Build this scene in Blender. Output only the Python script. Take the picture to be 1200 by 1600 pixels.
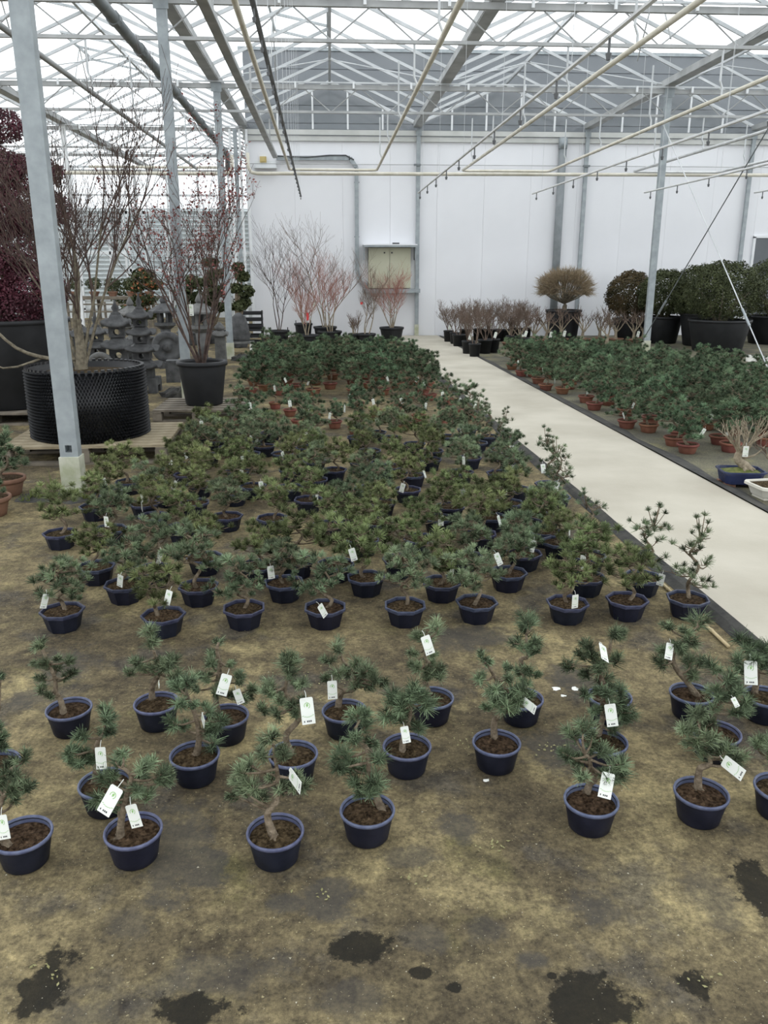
import bpy, math, random
import numpy as np
from mathutils import Vector, Matrix

for o in list(bpy.data.objects): bpy.data.objects.remove(o)
SC = bpy.context.scene
COL = SC.collection
PI = math.pi

# ------------------------------------------------------------ camera
F, H, VX, VY = 1290.0, 1.7, 515.0, 415.0
PITCH = math.atan((800 - VY) / F)
YAW = math.atan((600 - VX) / math.hypot(F, 800 - VY))
cam = bpy.data.cameras.new('camera'); camo = bpy.data.objects.new('camera', cam); COL.objects.link(camo)
cam.sensor_fit = 'VERTICAL'; cam.sensor_height = 36.0; cam.lens = F / 1600 * 36
cam.clip_end = 300
camo.location = (0, 0, H); camo.rotation_euler = (PI / 2 - PITCH, 0, -YAW)
SC.camera = camo
# ------------------------------------------------------------ overcast sky, exposure
w = bpy.data.worlds.new('overcast'); SC.world = w; w.use_nodes = True
bg = w.node_tree.nodes['Background']
bg.inputs[0].default_value = (0.94, 0.97, 1.0, 1); bg.inputs[1].default_value = 1.9
SC.view_settings.view_transform = 'Standard'; SC.view_settings.look = 'None'
SC.view_settings.gamma = 1.0; SC.view_settings.use_curve_mapping = False
SC.view_settings.exposure = 0.2
try:
    SC.cycles.transparent_max_bounces = 40
    SC.cycles.max_bounces = 8
    SC.cycles.diffuse_bounces = 4
except Exception: pass

# ------------------------------------------------------------ measuring: pixel of the photo -> place in the greenhouse
_f = np.array([math.sin(YAW) * math.cos(PITCH), math.cos(YAW) * math.cos(PITCH), -math.sin(PITCH)])
_r = np.array([math.cos(YAW), -math.sin(YAW), 0.0]); _u = np.cross(_r, _f)
def ray(px, py): return _f + (px - 600) / F * _r + (800 - py) / F * _u
def onz(px, py, z=0.0):
    d = ray(px, py); t = (z - H) / d[2]; return Vector((t * d[0], t * d[1], z))
def ony(px, py, y):
    d = ray(px, py); t = y / d[1]; return Vector((t * d[0], y, H + t * d[2]))
def depth(P): return float(np.dot(np.array(P) - np.array([0, 0, H]), _f))
def mpp(P): return depth(P) / F      # metres for one pixel at P

# ------------------------------------------------------------ materials
MATS = {}
def mat(name, c1, c2=None, scale=8.0, rough=0.75, bump=0.0, metal=0.0, detail=4.0, spec=0.4, objrand=0.0, bscale=None, coord='Object', lo=0.35, hi=0.65):
    m = bpy.data.materials.new(name); MATS[name] = m; m.use_nodes = True
    nt = m.node_tree; N = nt.nodes; L = nt.links; b = N['Principled BSDF']
    b.inputs['Roughness'].default_value = rough; b.inputs['Metallic'].default_value = metal
    b.inputs['Specular IOR Level'].default_value = spec
    if c2 is None: c2 = c1
    tc = N.new('ShaderNodeTexCoord'); nz = N.new('ShaderNodeTexNoise')
    nz.inputs['Scale'].default_value = scale; nz.inputs['Detail'].default_value = detail
    L.new(tc.outputs[coord], nz.inputs['Vector'])
    rp = N.new('ShaderNodeValToRGB'); rp.color_ramp.elements[0].position = lo; rp.color_ramp.elements[1].position = hi
    rp.color_ramp.elements[0].color = (*c1, 1); rp.color_ramp.elements[1].color = (*c2, 1)
    L.new(nz.outputs['Fac'], rp.inputs['Fac'])
    out = rp.outputs['Color']
    if objrand > 0:
        oi = N.new('ShaderNodeObjectInfo'); hs = N.new('ShaderNodeHueSaturation')
        mr = N.new('ShaderNodeMapRange'); mr.inputs[3].default_value = 1 - objrand; mr.inputs[4].default_value = 1 + objrand
        L.new(oi.outputs['Random'], mr.inputs[0]); L.new(mr.outputs[0], hs.inputs['Value'])
        mh = N.new('ShaderNodeMapRange'); mh.inputs[3].default_value = 0.5 - objrand * 0.09; mh.inputs[4].default_value = 0.5 + objrand * 0.09
        mu = N.new('ShaderNodeMath'); mu.operation = 'MULTIPLY'; mu.inputs[1].default_value = 7.31
        fr = N.new('ShaderNodeMath'); fr.operation = 'FRACT'
        L.new(oi.outputs['Random'], mu.inputs[0]); L.new(mu.outputs[0], fr.inputs[0]); L.new(fr.outputs[0], mh.inputs[0]); L.new(mh.outputs[0], hs.inputs['Hue'])
        L.new(out, hs.inputs['Color']); out = hs.outputs['Color']
    L.new(out, b.inputs['Base Color'])
    if bump > 0:
        n2 = N.new('ShaderNodeTexNoise'); n2.inputs['Scale'].default_value = bscale or scale * 3; n2.inputs['Detail'].default_value = 6
        L.new(tc.outputs[coord], n2.inputs['Vector'])
        bp = N.new('ShaderNodeBump'); bp.inputs['Strength'].default_value = bump; bp.inputs['Distance'].default_value = 0.02
        L.new(n2.outputs['Fac'], bp.inputs['Height']); L.new(bp.outputs['Normal'], b.inputs['Normal'])
    return m

def glass_mat(name, tint, gl=0.07):
    m = bpy.data.materials.new(name); m.use_nodes = True; MATS[name] = m
    N = m.node_tree.nodes; L = m.node_tree.links; N.remove(N['Principled BSDF'])
    tr = N.new('ShaderNodeBsdfTransparent'); tr.inputs[0].default_value = (*tint, 1)
    gs = N.new('ShaderNodeBsdfGlossy'); gs.inputs['Roughness'].default_value = 0.08
    df = N.new('ShaderNodeBsdfDiffuse'); df.inputs[0].default_value = (0.7, 0.74, 0.74, 1)
    mx = N.new('ShaderNodeMixShader'); mx.inputs[0].default_value = 0.035; L.new(tr.outputs[0], mx.inputs[1]); L.new(gs.outputs[0], mx.inputs[2])
    m2 = N.new('ShaderNodeMixShader'); m2.inputs[0].default_value = gl; L.new(mx.outputs[0], m2.inputs[1]); L.new(df.outputs[0], m2.inputs[2])
    L.new(m2.outputs[0], N['Material Output'].inputs[0]); return m
glass_mat('glass', (0.975, 0.985, 0.985), 0.012)
glass_mat('glass_dirty', (0.88, 0.91, 0.92), 0.12)

mat('galv', (0.24, 0.27, 0.285), (0.34, 0.375, 0.39), 9, 0.5, 0.05, 0.25, lo=0.3, hi=0.7)
mat('galv_dark', (0.13, 0.145, 0.15), (0.20, 0.22, 0.23), 6, 0.5, 0, 0.2)
mat('alu_white', (0.62, 0.64, 0.65), (0.72, 0.74, 0.75), 4, 0.4)
mat('roof_steel', (0.30, 0.31, 0.31), (0.42, 0.43, 0.43), 3, 0.5, 0, 0.1)
mat('bar_alu', (0.42, 0.44, 0.45), (0.55, 0.57, 0.58), 3, 0.4, 0, 0.2)
mat('cream_pipe', (0.55, 0.52, 0.43), (0.66, 0.63, 0.55), 5, 0.5)
mat('white_pipe', (0.52, 0.53, 0.53), (0.64, 0.65, 0.65), 5, 0.5)
mat('black_pipe', (0.05, 0.055, 0.06), (0.10, 0.105, 0.11), 5, 0.45)
mat('grey_pipe', (0.16, 0.18, 0.19), (0.22, 0.24, 0.25), 5, 0.45)
mat('wall_white', (0.70, 0.71, 0.735), (0.75, 0.76, 0.785), 0.6, 0.55, 0, 0, 3)
mat('wall_grey', (0.155, 0.17, 0.185), (0.19, 0.205, 0.22), 0.5, 0.55, 0, 0, 3)
mat('flashing', (0.42, 0.43, 0.41), (0.52, 0.53, 0.51), 2, 0.5)
mat('door_grey', (0.10, 0.11, 0.12), (0.12, 0.13, 0.14), 2, 0.5)
mat('cabinet', (0.42, 0.42, 0.31), (0.46, 0.46, 0.35), 2, 0.5)
mat('concrete', (0.37, 0.34, 0.275), (0.48, 0.45, 0.375), 1.4, 0.8, 0.08, 0, 6, bscale=60, lo=0.3, hi=0.7)
mat('concrete_foot', (0.36, 0.38, 0.26), (0.55, 0.55, 0.47), 7, 0.9, 0.25, 0, 6)
mat('fabric_edge', (0.030, 0.030, 0.030), (0.06, 0.058, 0.05), 9, 0.9, 0.3)
mat('pot_blue', (0.006, 0.0075, 0.015), (0.014, 0.016, 0.028), 14, 0.5, 0.06, objrand=0.15, spec=0.25)
mat('pot_rim_lit', (0.060, 0.072, 0.135), (0.105, 0.12, 0.19), 40, 0.45, 0.05, objrand=0.1)  # rim lighter than the body: its sunlit look is put into the colour
mat('pot_rim_dark', (0.028, 0.034, 0.068), (0.06, 0.068, 0.115), 40, 0.45, 0.05, objrand=0.2)  # darker octagonal rims, lit look likewise painted into the colour
mat('terracotta', (0.155, 0.060, 0.037), (0.24, 0.098, 0.063), 10, 0.75, 0.08, objrand=0.2)
mat('terracotta_old', (0.16, 0.085, 0.055), (0.24, 0.13, 0.085), 10, 0.8, 0.1)
mat('pot_black', (0.006, 0.0068, 0.008), (0.013, 0.014, 0.016), 5, 0.6, 0.05)
mat('air_pot', (0.006, 0.0065, 0.0075), (0.012, 0.013, 0.015), 8, 0.4, 0, spec=0.45)
mat('soil', (0.022, 0.014, 0.007), (0.15, 0.105, 0.06), 75, 0.95, 0.9, 0, 8, bscale=120, lo=0.38, hi=0.78, spec=.1, objrand=0.15)
mat('bark', (0.10, 0.075, 0.047), (0.25, 0.20, 0.14), 45, 0.9, 0.6, 0, 5)
mat('bark_pale', (0.20, 0.165, 0.115), (0.34, 0.29, 0.21), 30, 0.9, 0.5, 0, 5)
mat('bark_grey', (0.10, 0.085, 0.060), (0.20, 0.175, 0.125), 25, 0.9, 0.5)
mat('twig_dark', (0.045, 0.030, 0.026), (0.10, 0.068, 0.055), 20, 0.9)
mat('twig_brown', (0.10, 0.070, 0.052), (0.17, 0.125, 0.098), 20, 0.9)
mat('twig_red', (0.26, 0.12, 0.095), (0.36, 0.19, 0.155), 20, 0.85)
mat('twig_tan', (0.20, 0.15, 0.095), (0.36, 0.29, 0.19), 20, 0.9)
for nm, base, rnd in (('needle', (0.102, 0.132, 0.080), .18), ('needle_olive', (0.112, 0.135, 0.062), .2), ('needle_green', (0.084, 0.120, 0.072), .22)):
    for k, (f, g) in enumerate(((0.38, 0.6), (1.0, 1.3), (1.9, 2.5))):
        mat(nm + str(k), tuple(c * f for c in base), tuple(c * g * q for c, q in zip(base, (1.0, 1.0, .95))), 26, 0.7, 0, 0, 2, objrand=rnd, lo=0.35, hi=0.65, spec=0.12)
mat('leaf_maroon', (0.040, 0.012, 0.017), (0.12, 0.028, 0.046), 5, 0.6, 0, 0, 3)
mat('leaf_red', (0.13, 0.03, 0.03), (0.24, 0.08, 0.065), 12, 0.6)
mat('leaf_dark', (0.032, 0.040, 0.017), (0.075, 0.088, 0.038), 4, 0.6, 0, 0, 3, spec=0.2)
mat('leaf_dark_brown', (0.045, 0.040, 0.018), (0.10, 0.072, 0.034), 4, 0.6, spec=.2)
mat('leaf_orange', (0.30, 0.09, 0.04), (0.40, 0.16, 0.07), 9, 0.6)
mat('leaf_yellow', (0.20, 0.19, 0.08), (0.32, 0.30, 0.15), 9, 0.7)
mat('stone_dark', (0.045, 0.046, 0.048), (0.095, 0.097, 0.098), 9, 0.85, 0.35, bscale=60)
mat('stone_mid', (0.085, 0.086, 0.084), (0.15, 0.15, 0.145), 9, 0.85, 0.35, bscale=60)
mat('wood', (0.19, 0.155, 0.095), (0.33, 0.28, 0.19), 6, 0.85, 0.3, bscale=30)
mat('wood_grey', (0.10, 0.085, 0.065), (0.19, 0.165, 0.13), 6, 0.85, 0.3, bscale=30)
mat('bamboo', (0.38, 0.30, 0.16), (0.50, 0.41, 0.25), 10, 0.6)
mat('tag_white', (0.66, 0.68, 0.63), (0.72, 0.74, 0.69), 5, 0.4)
mat('tag_green', (0.25, 0.45, 0.16), None, 5, 0.5)
mat('tag_ink', (0.03, 0.03, 0.035), None, 5, 0.5)
mat('white_plastic', (0.70, 0.70, 0.66), (0.78, 0.78, 0.74), 5, 0.5)
mat('pot_royal', (0.020, 0.027, 0.070), (0.034, 0.046, 0.11), 6, 0.25, 0.03)
mat('pot_white', (0.62, 0.60, 0.52), (0.70, 0.68, 0.60), 6, 0.4)
mat('moss', (0.06, 0.085, 0.015), (0.16, 0.17, 0.05), 30, 0.95, 0.6)
mat('tape_red', (0.55, 0.05, 0.05), None, 5, 0.5)
mat('tape_blue', (0.03, 0.12, 0.5), None, 5, 0.5)
mat('crumb', (0.25, 0.23, 0.16), (0.46, 0.43, 0.34), 3, 0.8)
mat('mustard', (0.50, 0.40, 0.17), None, 5, 0.5)
mat('louvre', (0.50, 0.53, 0.53), (0.62, 0.65, 0.65), 2, 0.6)
mat('weed', (0.08, 0.11, 0.03), (0.17, 0.20, 0.06), 20, 0.7)

def floor_mat():
    m = bpy.data.materials.new('ground_fabric'); MATS['ground_fabric'] = m; m.use_nodes = True
    nt = m.node_tree; N = nt.nodes; L = nt.links; b = N['Principled BSDF']
    tc = N.new('ShaderNodeTexCoord')
    def noise(s, d=6, r=0.6, off=0.0):
        mp = N.new('ShaderNodeMapping'); mp.inputs['Location'].default_value = (off, off * 1.7, 0)
        n = N.new('ShaderNodeTexNoise'); n.inputs['Scale'].default_value = s; n.inputs['Detail'].default_value = d; n.inputs['Roughness'].default_value = r
        L.new(tc.outputs['Object'], mp.inputs[0]); L.new(mp.outputs[0], n.inputs['Vector']); return n.outputs['Fac']
    def ramp(v, a, bb):
        r = N.new('ShaderNodeMapRange'); r.inputs[1].default_value = a; r.inputs[2].default_value = bb; L.new(v, r.inputs[0]); return r.outputs[0]
    def mix(f, a, c, typ='MIX'):
        x = N.new('ShaderNodeMix'); x.data_type = 'RGBA'; x.blend_type = typ
        if isinstance(f, float): x.inputs[0].default_value = f
        else: L.new(f, x.inputs[0])
        for s, v in ((6, a), (7, c)):
            if isinstance(v, tuple): x.inputs[s].default_value = (*v, 1)
            else: L.new(v, x.inputs[s])
        return x.outputs[2]
    def mth(op, a, c):
        x = N.new('ShaderNodeMath'); x.operation = op
        for i, v in enumerate((a, c)):
            if isinstance(v, (int, float)): x.inputs[i].default_value = v
            else: L.new(v, x.inputs[i])
        return x.outputs[0]
    big = ramp(noise(1.3, 6, 0.62), 0.42, 0.64)
    base = mix(big, (0.074, 0.062, 0.042), (0.19, 0.160, 0.096))
    ylw = ramp(noise(2.3, 6, 0.65, 11.0), 0.54, 0.68)
    base = mix(mth('MULTIPLY', ylw, 0.65), base, (0.31, 0.265, 0.15))
    grn = ramp(noise(3.1, 5, 0.6, 23.0), 0.60, 0.72)
    base = mix(mth('MULTIPLY', grn, 0.5), base, (0.10, 0.098, 0.040))
    # bare dark weave showing through, with rather crisp outlines
    dk = ramp(noise(2.4, 7, 0.62, 37.0), 0.54, 0.62)
    base = mix(mth('MULTIPLY', dk, 0.7), base, (0.062, 0.058, 0.054))
    med = ramp(noise(14, 7, 0.7, 61.0), 0.36, 0.64)
    base = mix(1.0, base, mix(med, (0.60, 0.60, 0.62), (1.36, 1.34, 1.24)), 'MULTIPLY')
    fine = ramp(noise(60, 6, 0.8, 3.0), 0.30, 0.70)
    sp = mix(fine, (0.40, 0.40, 0.41), (1.75, 1.70, 1.58))
    base = mix(1.0, base, sp, 'MULTIPLY')
    speck = ramp(noise(95, 2, 0.5, 9.0), 0.68, 0.72)
    base = mix(mth('MULTIPLY', speck, 0.7), base, (0.36, 0.31, 0.18))
    # wet stains where the photo has them
    wob = noise(11.0, 8, 0.72, 5.0)
    masks = None; soft = None
    stains = [(72, 1535, 36, 50, 1), (300, 1582, 62, 28, 1), (568, 1480, 52, 22, 1), (657, 1521, 16, 10, 1), (709, 1543, 12, 8, 1),
              (918, 1572, 75, 48, 1), (1086, 1537, 28, 18, 1), (1190, 1400, 34, 55, 1), (862, 1525, 8, 6, 1), (322, 1355, 36, 30, .75),
              (515, 1405, 48, 30, .6), (452, 1412, 35, 14, .5), (930, 1422, 42, 26, .45), (712, 1294, 32, 20, .55), (275, 1330, 45, 75, .5),
              (640, 1340, 40, 16, .4), (660, 1465, 36, 22, .4), (830, 1500, 24, 14, .5), (755, 1450, 30, 18, .35), (1110, 1400, 45, 40, .35), (870, 1170, 50, 28, .6),
              (895, 1060, 35, 22, .55), (545, 1560, 55, 30, .35), (130, 1590, 50, 20, .4), (200, 1450, 40, 25, .35), (350, 1520, 90, 35, .35), (735, 995, 60, 20, .5), (50, 1090, 35, 16, .5), (100, 1040, 45, 25, .45)]
    for sx, sy, rx, ry, k in stains:
        c = onz(sx, sy); ex = mpp(c) * rx; ey = (onz(sx, sy - ry) - onz(sx, sy + ry)).length / 2
        mp = N.new('ShaderNodeMapping'); mp.vector_type = 'POINT'
        mp.inputs['Scale'].default_value = (1 / ex, 1 / ey, 1); mp.inputs['Location'].default_value = (-c.x / ex, -c.y / ey, 0)
        L.new(tc.outputs['Object'], mp.inputs[0])
        ln = N.new('ShaderNodeVectorMath'); ln.operation = 'LENGTH'; L.new(mp.outputs[0], ln.inputs[0])
        v = mth('ADD', ln.outputs['Value'], mth('MULTIPLY', mth('SUBTRACT', wob, 0.5), 3.4))
        edge = 0.12 if k == 1 else 0.3
        r = N.new('ShaderNodeMapRange'); r.inputs[1].default_value = 1.0 + edge; r.inputs[2].default_value = 1.0 - edge; r.inputs[4].default_value = k
        L.new(v, r.inputs[0])
        if k == 1: masks = r.outputs[0] if masks is None else mth('MAXIMUM', masks, r.outputs[0])
        else: soft = r.outputs[0] if soft is None else mth('MAXIMUM', soft, r.outputs[0])
    base = mix(mth('MINIMUM', mth('MULTIPLY', soft, 1.35), 0.68), base, (0.056, 0.053, 0.049))
    base = mix(mth('MULTIPLY', masks, 0.92), base, (0.013, 0.012, 0.009))
    # greyer, cleaner cover on the bed across the path
    sx = N.new('ShaderNodeSeparateXYZ'); L.new(tc.outputs['Object'], sx.inputs[0])
    rt = ramp(sx.outputs['X'], 2.7, 2.9)
    gre = mix(ramp(noise(1.6, 5, 0.6, 50.0), 0.42, 0.62), (0.085, 0.083, 0.070), (0.15, 0.145, 0.105))
    gre = mix(mth('MULTIPLY', ylw, 0.5), gre, (0.21, 0.20, 0.09))
    gre = mix(1.0, gre, sp, 'MULTIPLY')
    base = mix(rt, base, gre)
    L.new(base, b.inputs['Base Color'])
    rg = N.new('ShaderNodeMapRange'); rg.inputs[3].default_value = 0.85; rg.inputs[4].default_value = 0.8; L.new(masks, rg.inputs[0]); L.new(rg.outputs[0], b.inputs['Roughness'])
    b.inputs['Specular IOR Level'].default_value = 0.15
    bp = N.new('ShaderNodeBump'); bp.inputs['Strength'].default_value = 0.5; bp.inputs['Distance'].default_value = 0.01
    L.new(noise(70, 5, 0.7, 2.0), bp.inputs['Height']); L.new(bp.outputs['Normal'], b.inputs['Normal'])
floor_mat()

# ------------------------------------------------------------ mesh helpers
class MB:
    def __init__(s): s.v = []; s.f = []; s.m = []; s.mi = 0
    def add(s, vs, fs):
        n = len(s.v); s.v.extend([tuple(v) for v in vs]); s.f.extend([tuple(i + n for i in f) for f in fs]); s.m.extend([s.mi] * len(fs)); return s
    def box(s, c, d, rz=0.0):
        hx, hy, hz = d[0] / 2, d[1] / 2, d[2] / 2; cs, sn = math.cos(rz), math.sin(rz)
        vs = []
        for z in (-hz, hz):
            for x, y in ((-hx, -hy), (hx, -hy), (hx, hy), (-hx, hy)):
                vs.append((c[0] + x * cs - y * sn, c[1] + x * sn + y * cs, c[2] + z))
        return s.add(vs, [(3, 2, 1, 0), (4, 5, 6, 7), (0, 1, 5, 4), (1, 2, 6, 5), (2, 3, 7, 6), (3, 0, 4, 7)])
    def beam(s, a, b, wd, ht, up=(0, 0, 1)):
        a = Vector(a); b = Vector(b); d = (b - a).normalized(); up = Vector(up)
        if abs(d.dot(up)) > 0.98: up = Vector((0, 1, 0))
        r = d.cross(up).normalized(); u = r.cross(d)
        vs = []
        for p in (a, b):
            for x, y in ((-1, -1), (1, -1), (1, 1), (-1, 1)): vs.append(p + r * (x * wd / 2) + u * (y * ht / 2))
        return s.add(vs, [(3, 2, 1, 0), (4, 5, 6, 7), (0, 1, 5, 4), (1, 2, 6, 5), (2, 3, 7, 6), (3, 0, 4, 7)])
    def tube(s, pts, rad, n=6, cap=True):
        pts = [Vector(p) for p in pts]; k = len(pts)
        if isinstance(rad, (int, float)): rad = [rad] * k
        vs = []; ref = None
        for i, p in enumerate(pts):
            d = pts[min(i + 1, k - 1)] - pts[max(i - 1, 0)]
            if d.length < 1e-9: d = Vector((0, 0, 1))
            d.normalize()
            if ref is None: ref = Vector((0, 0, 1)) if abs(d.z) < 0.9 else Vector((1, 0, 0))
            r = ref - d * ref.dot(d)
            if r.length < 1e-6: r = Vector((0, 1, 0)) - d * d.y
            r.normalize(); ref = r; u = d.cross(r)
            for j in range(n):
                a = 2 * PI * j / n; vs.append(p + (r * math.cos(a) + u * math.sin(a)) * rad[i])
        fs = []
        for i in range(k - 1):
            for j in range(n): fs.append((i * n + j, i * n + (j + 1) % n, (i + 1) * n + (j + 1) % n, (i + 1) * n + j))
        if cap: fs.append(tuple(range(n - 1, -1, -1))); fs.append(tuple((k - 1) * n + j for j in range(n)))
        return s.add(vs, fs)
    def lathe(s, prof, n=24, c=(0, 0, 0), phase=0.0, sx=1.0, sy=1.0, capb=True, capt=False):
        vs = []; k = len(prof)
        for r, z in prof:
            for j in range(n):
                a = 2 * PI * j / n + phase; vs.append((c[0] + r * sx * math.cos(a), c[1] + r * sy * math.sin(a), c[2] + z))
        fs = []
        for i in range(k - 1):
            for j in range(n): fs.append((i * n + j, i * n + (j + 1) % n, (i + 1) * n + (j + 1) % n, (i + 1) * n + j))
        if capb: fs.append(tuple(range(n - 1, -1, -1)))
        if capt: fs.append(tuple((k - 1) * n + j for j in range(n)))
        return s.add(vs, fs)
    def mesh(s, name, mats, smooth=False):
        me = bpy.data.meshes.new(name); me.from_pydata(s.v, [], s.f)
        if isinstance(mats, str): mats = [mats]
        for x in mats: me.materials.append(MATS[x])
        if len(mats) > 1: me.polygons.foreach_set('material_index', s.m)
        if smooth: me.polygons.foreach_set('use_smooth', [True] * len(me.polygons))
        me.update(); return me
    def build(s, name, mats, parent=None, smooth=False, loc=(0, 0, 0), rz=0.0):
        return put(s.mesh(name, mats, smooth), name, parent, loc, rz)
def put(me, name, parent=None, loc=(0, 0, 0), rz=0.0, rot=None):
    o = bpy.data.objects.new(name, me); COL.objects.link(o); o.parent = parent; o.location = loc
    o.rotation_euler = rot if rot else (0, 0, rz); return o
def tag(o, label, cat, group=None):
    o['label'] = label; o['category'] = cat
    if group: o['group'] = group
    return o
def thing(name, label, cat, loc=(0, 0, 0), rz=0.0, group=None):
    return tag(put(None, name, None, loc, rz), label, cat, group)
def struct(o): o['kind'] = 'structure'; return o
def stuff(o): o['kind'] = 'stuff'; return o
def tri_mesh(name, V, Fc, mats, mi=None):
    me = bpy.data.meshes.new(name); me.from_pydata(V.tolist(), [], Fc.tolist())
    for x in ([mats] if isinstance(mats, str) else mats): me.materials.append(MATS[x])
    if mi is not None: me.polygons.foreach_set('material_index', mi.tolist())
    me.update(); return me

# ------------------------------------------------------------ greenhouse frame
X0, W = -1.95, 4.05
ROWS = [1.5, 6.35, 11.2, 16.05, 20.9]
GUT, RIDGE = 4.86, 5.72
WALLY = 20.98
gx = [X0 + W * k for k in range(-2, 5)]        # gutter lines
floor = struct(MB().box((2, 16, -0.05), (44, 52, 0.1)).build('floor', 'ground_fabric'))
# concrete path, slightly askew to the house
PL0, PL1 = Vector((1.99, 2.2, 0)), Vector((1.52, 20.95, 0)); PR0, PR1 = Vector((3.13, 2.2, 0)), Vector((2.66, 20.95, 0))
pm = MB(); zt = 0.028
pm.add([(PL0.x + .15, PL0.y - 6, 0.0), (PR0.x + .15, PR0.y - 6, 0.0), (PR1.x, PR1.y, 0.0), (PL1.x, PL1.y, 0.0)] + [(PL0.x + .15, PL0.y - 6, zt), (PR0.x + .15, PR0.y - 6, zt), (PR1.x, PR1.y, zt), (PL1.x, PL1.y, zt)],
       [(4, 5, 6, 7), (0, 1, 5, 4), (1, 2, 6, 5), (2, 3, 7, 6), (3, 0, 4, 7)])
path = pm.build('concrete_path', 'concrete'); tag(path, 'long pale concrete walkway between the two pine beds', 'path')
rr = random.Random(5)
def edge_strip(a0, a1, wd, side, lab):
    m = MB(); n = 60; vs = []; fs = []
    for i in range(n + 1):
        t = i / n; p = a0.lerp(a1, t); x1 = wd * (1 + 0.25 * rr.uniform(-1, 1)); z = 0.018 + 0.012 * rr.random()
        vs += [(p.x, p.y, z + 0.012), (p.x + side * x1 * .5, p.y, z), (p.x + side * x1, p.y, 0.002)]
        if i:
            b = i * 3
            for k in (0, 1): fs.append((b - 3 + k, b - 2 + k, b + 1 + k, b + k) if side > 0 else (b + k, b + 1 + k, b - 2 + k, b - 3 + k))
    m.add(vs, fs); return tag(m.build('fabric_hem', 'fabric_edge'), lab, 'ground cover')
edge_strip(PL0 - Vector((-.15, 6, 0)), PL1, 0.085, -1, 'black turned-up hem of ground fabric along the path side by the blue pots')
edge_strip(PR0 - Vector((-.15, 6, 0)), PR1, 0.16, 1, 'black turned-up hem of ground fabric along the path side by the terracotta pots')

# columns
def column(x, y, w_=0.12, d_=0.08, z1=GUT - 0.1, lab=None, foot=True, m='galv'):
    t = thing('steel_column', lab, 'column', (x, y, 0), 0, None if lab not in SHARED else 'steel columns along the white wall')
    if foot:
        MB().box((0, 0, 0.15), (w_ * 1.12, d_ * 1.4, 0.30)).build('concrete_foot', 'concrete_foot', t)
    MB().box((0, 0, (0.3 + z1) / 2), (w_, d_, z1 - 0.3)).build('post', m, t)
    MB().box((0, -d_ / 2 - 0.004, z1 - 0.08), (w_ * 1.5, 0.012, 0.16)).build('head_plate', m, t)
    return t
SHARED = {'slim galvanised steel column standing against the white wall'}
c1 = column(X0 - 0.06, 6.35, 0.135, 0.10, lab='galvanised steel column on mossy concrete foot beside the pallet with the dimpled container')
for ch in list(c1.children):
    if ch.name.split('.')[0] == 'post': bpy.data.objects.remove(ch)
pq = MB(); z1 = GUT - 0.1                       # the post with a real square slot cut into its face
pq.box((0, 0, 0.3175), (0.135, 0.10, 0.035)).box((0, 0, (0.39 + z1) / 2), (0.135, 0.10, z1 - 0.39))
for sx in (-1, 1): pq.box((sx * 0.04625, 0, 0.3625), (0.0425, 0.10, 0.055))
pq.box((0, 0.045, 0.3625), (0.05, 0.01, 0.055)); pq.build('post', 'galv', c1)
column(X0 + 0.02, 11.2, lab='galvanised steel column rising behind the maple in the black tub')
column(X0 + 0.04, 16.05, lab='galvanised steel column standing near the stone lanterns by the stele')
column(X0 + 2 * W, 16.05, lab='galvanised steel column at the back of the terracotta pine bed')
column(X0 + 2 * W, 11.2, lab='galvanised steel column beside the middle of the terracotta pine bed')
column(X0 + 2 * W, 6.35, lab='galvanised steel column beside the near end of the terracotta pine bed')
for k in (1, 2, 3):
    column(X0 + W * k + (0.03 if k == 1 else 0), 20.9, 0.09, 0.06, lab='slim galvanised steel column standing against the white wall')
column(X0 - W, 20.9, 0.1, 0.08, lab='pale steel column standing behind the maroon shrub', m='alu_white')

# gutters
for k, x in enumerate(gx):
    y1 = 20.9 if x > X0 - 0.1 and x > X0 + 0.1 else 34
    t = thing('roof_gutter', ['outermost', 'second', 'third', 'fourth', 'fifth', 'sixth', 'seventh'][k] + ' steel roof gutter counted from the lantern side', 'gutter', (x, 0, GUT))
    m = MB(); L_ = y1 + 4
    m.box((0, (y1 - 4) / 2, -0.075), (0.15, L_, 0.012))
    for s in (-1, 1):
        m.beam((s * 0.075, -4, -0.075), (s * 0.12, y1, 0.03) if False else (s * 0.075, y1, -0.075), 0.01, 0.01)
        m.box((s * 0.09, (y1 - 4) / 2, -0.02), (0.012, L_, 0.11))
    m.build('trough', 'roof_steel', t)
# lattice girders across the house
def girder(y, xa, xb, lab):
    t = thing('lattice_girder', lab, 'girder', (0, y, 0))
    zt_, zb = 4.70, 4.30
    MB().beam((xa, 0, zt_), (xb, 0, zt_), 0.06, 0.075).build('top_chord', 'roof_steel', t)
    MB().beam((xa, -0.07, zt_ + 0.06), (xb, -0.07, zt_ + 0.06), 0.025, 0.025).build('screen_wire_rail', 'bar_alu', t)
    MB().beam((xa, 0, zb), (xb, 0, zb), 0.045, 0.04).build('bottom_chord', 'roof_steel', t)
    n = max(1, round((xb - xa) / (W / 4))); st = (xb - xa) / n
    proto = None
    for i in range(n):
        a = xa + st * i
        for s in (0, 1):
            if proto is None:
                me = [MB().tube([(0, 0, zb), (st / 2, 0, zt_)], 0.010, 5).mesh('diagonal', 'roof_steel'), MB().tube([(0, 0, zt_), (st / 2, 0, zb)], 0.010, 5).mesh('diagonal', 'roof_steel')]; proto = 1
            put(me[s], 'diagonal', t, (a + s * st / 2, 0, 0))
    bm_ = MB().box((0, -0.08, 0.02), (0.035, 0.03, 0.10)).mesh('clip', 'alu_white')
    for i in range(n + 1):
        if i % 1 == 0: put(bm_, 'clip', t, (xa + st * i + 0.4, 0, zt_))
    return t
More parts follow.
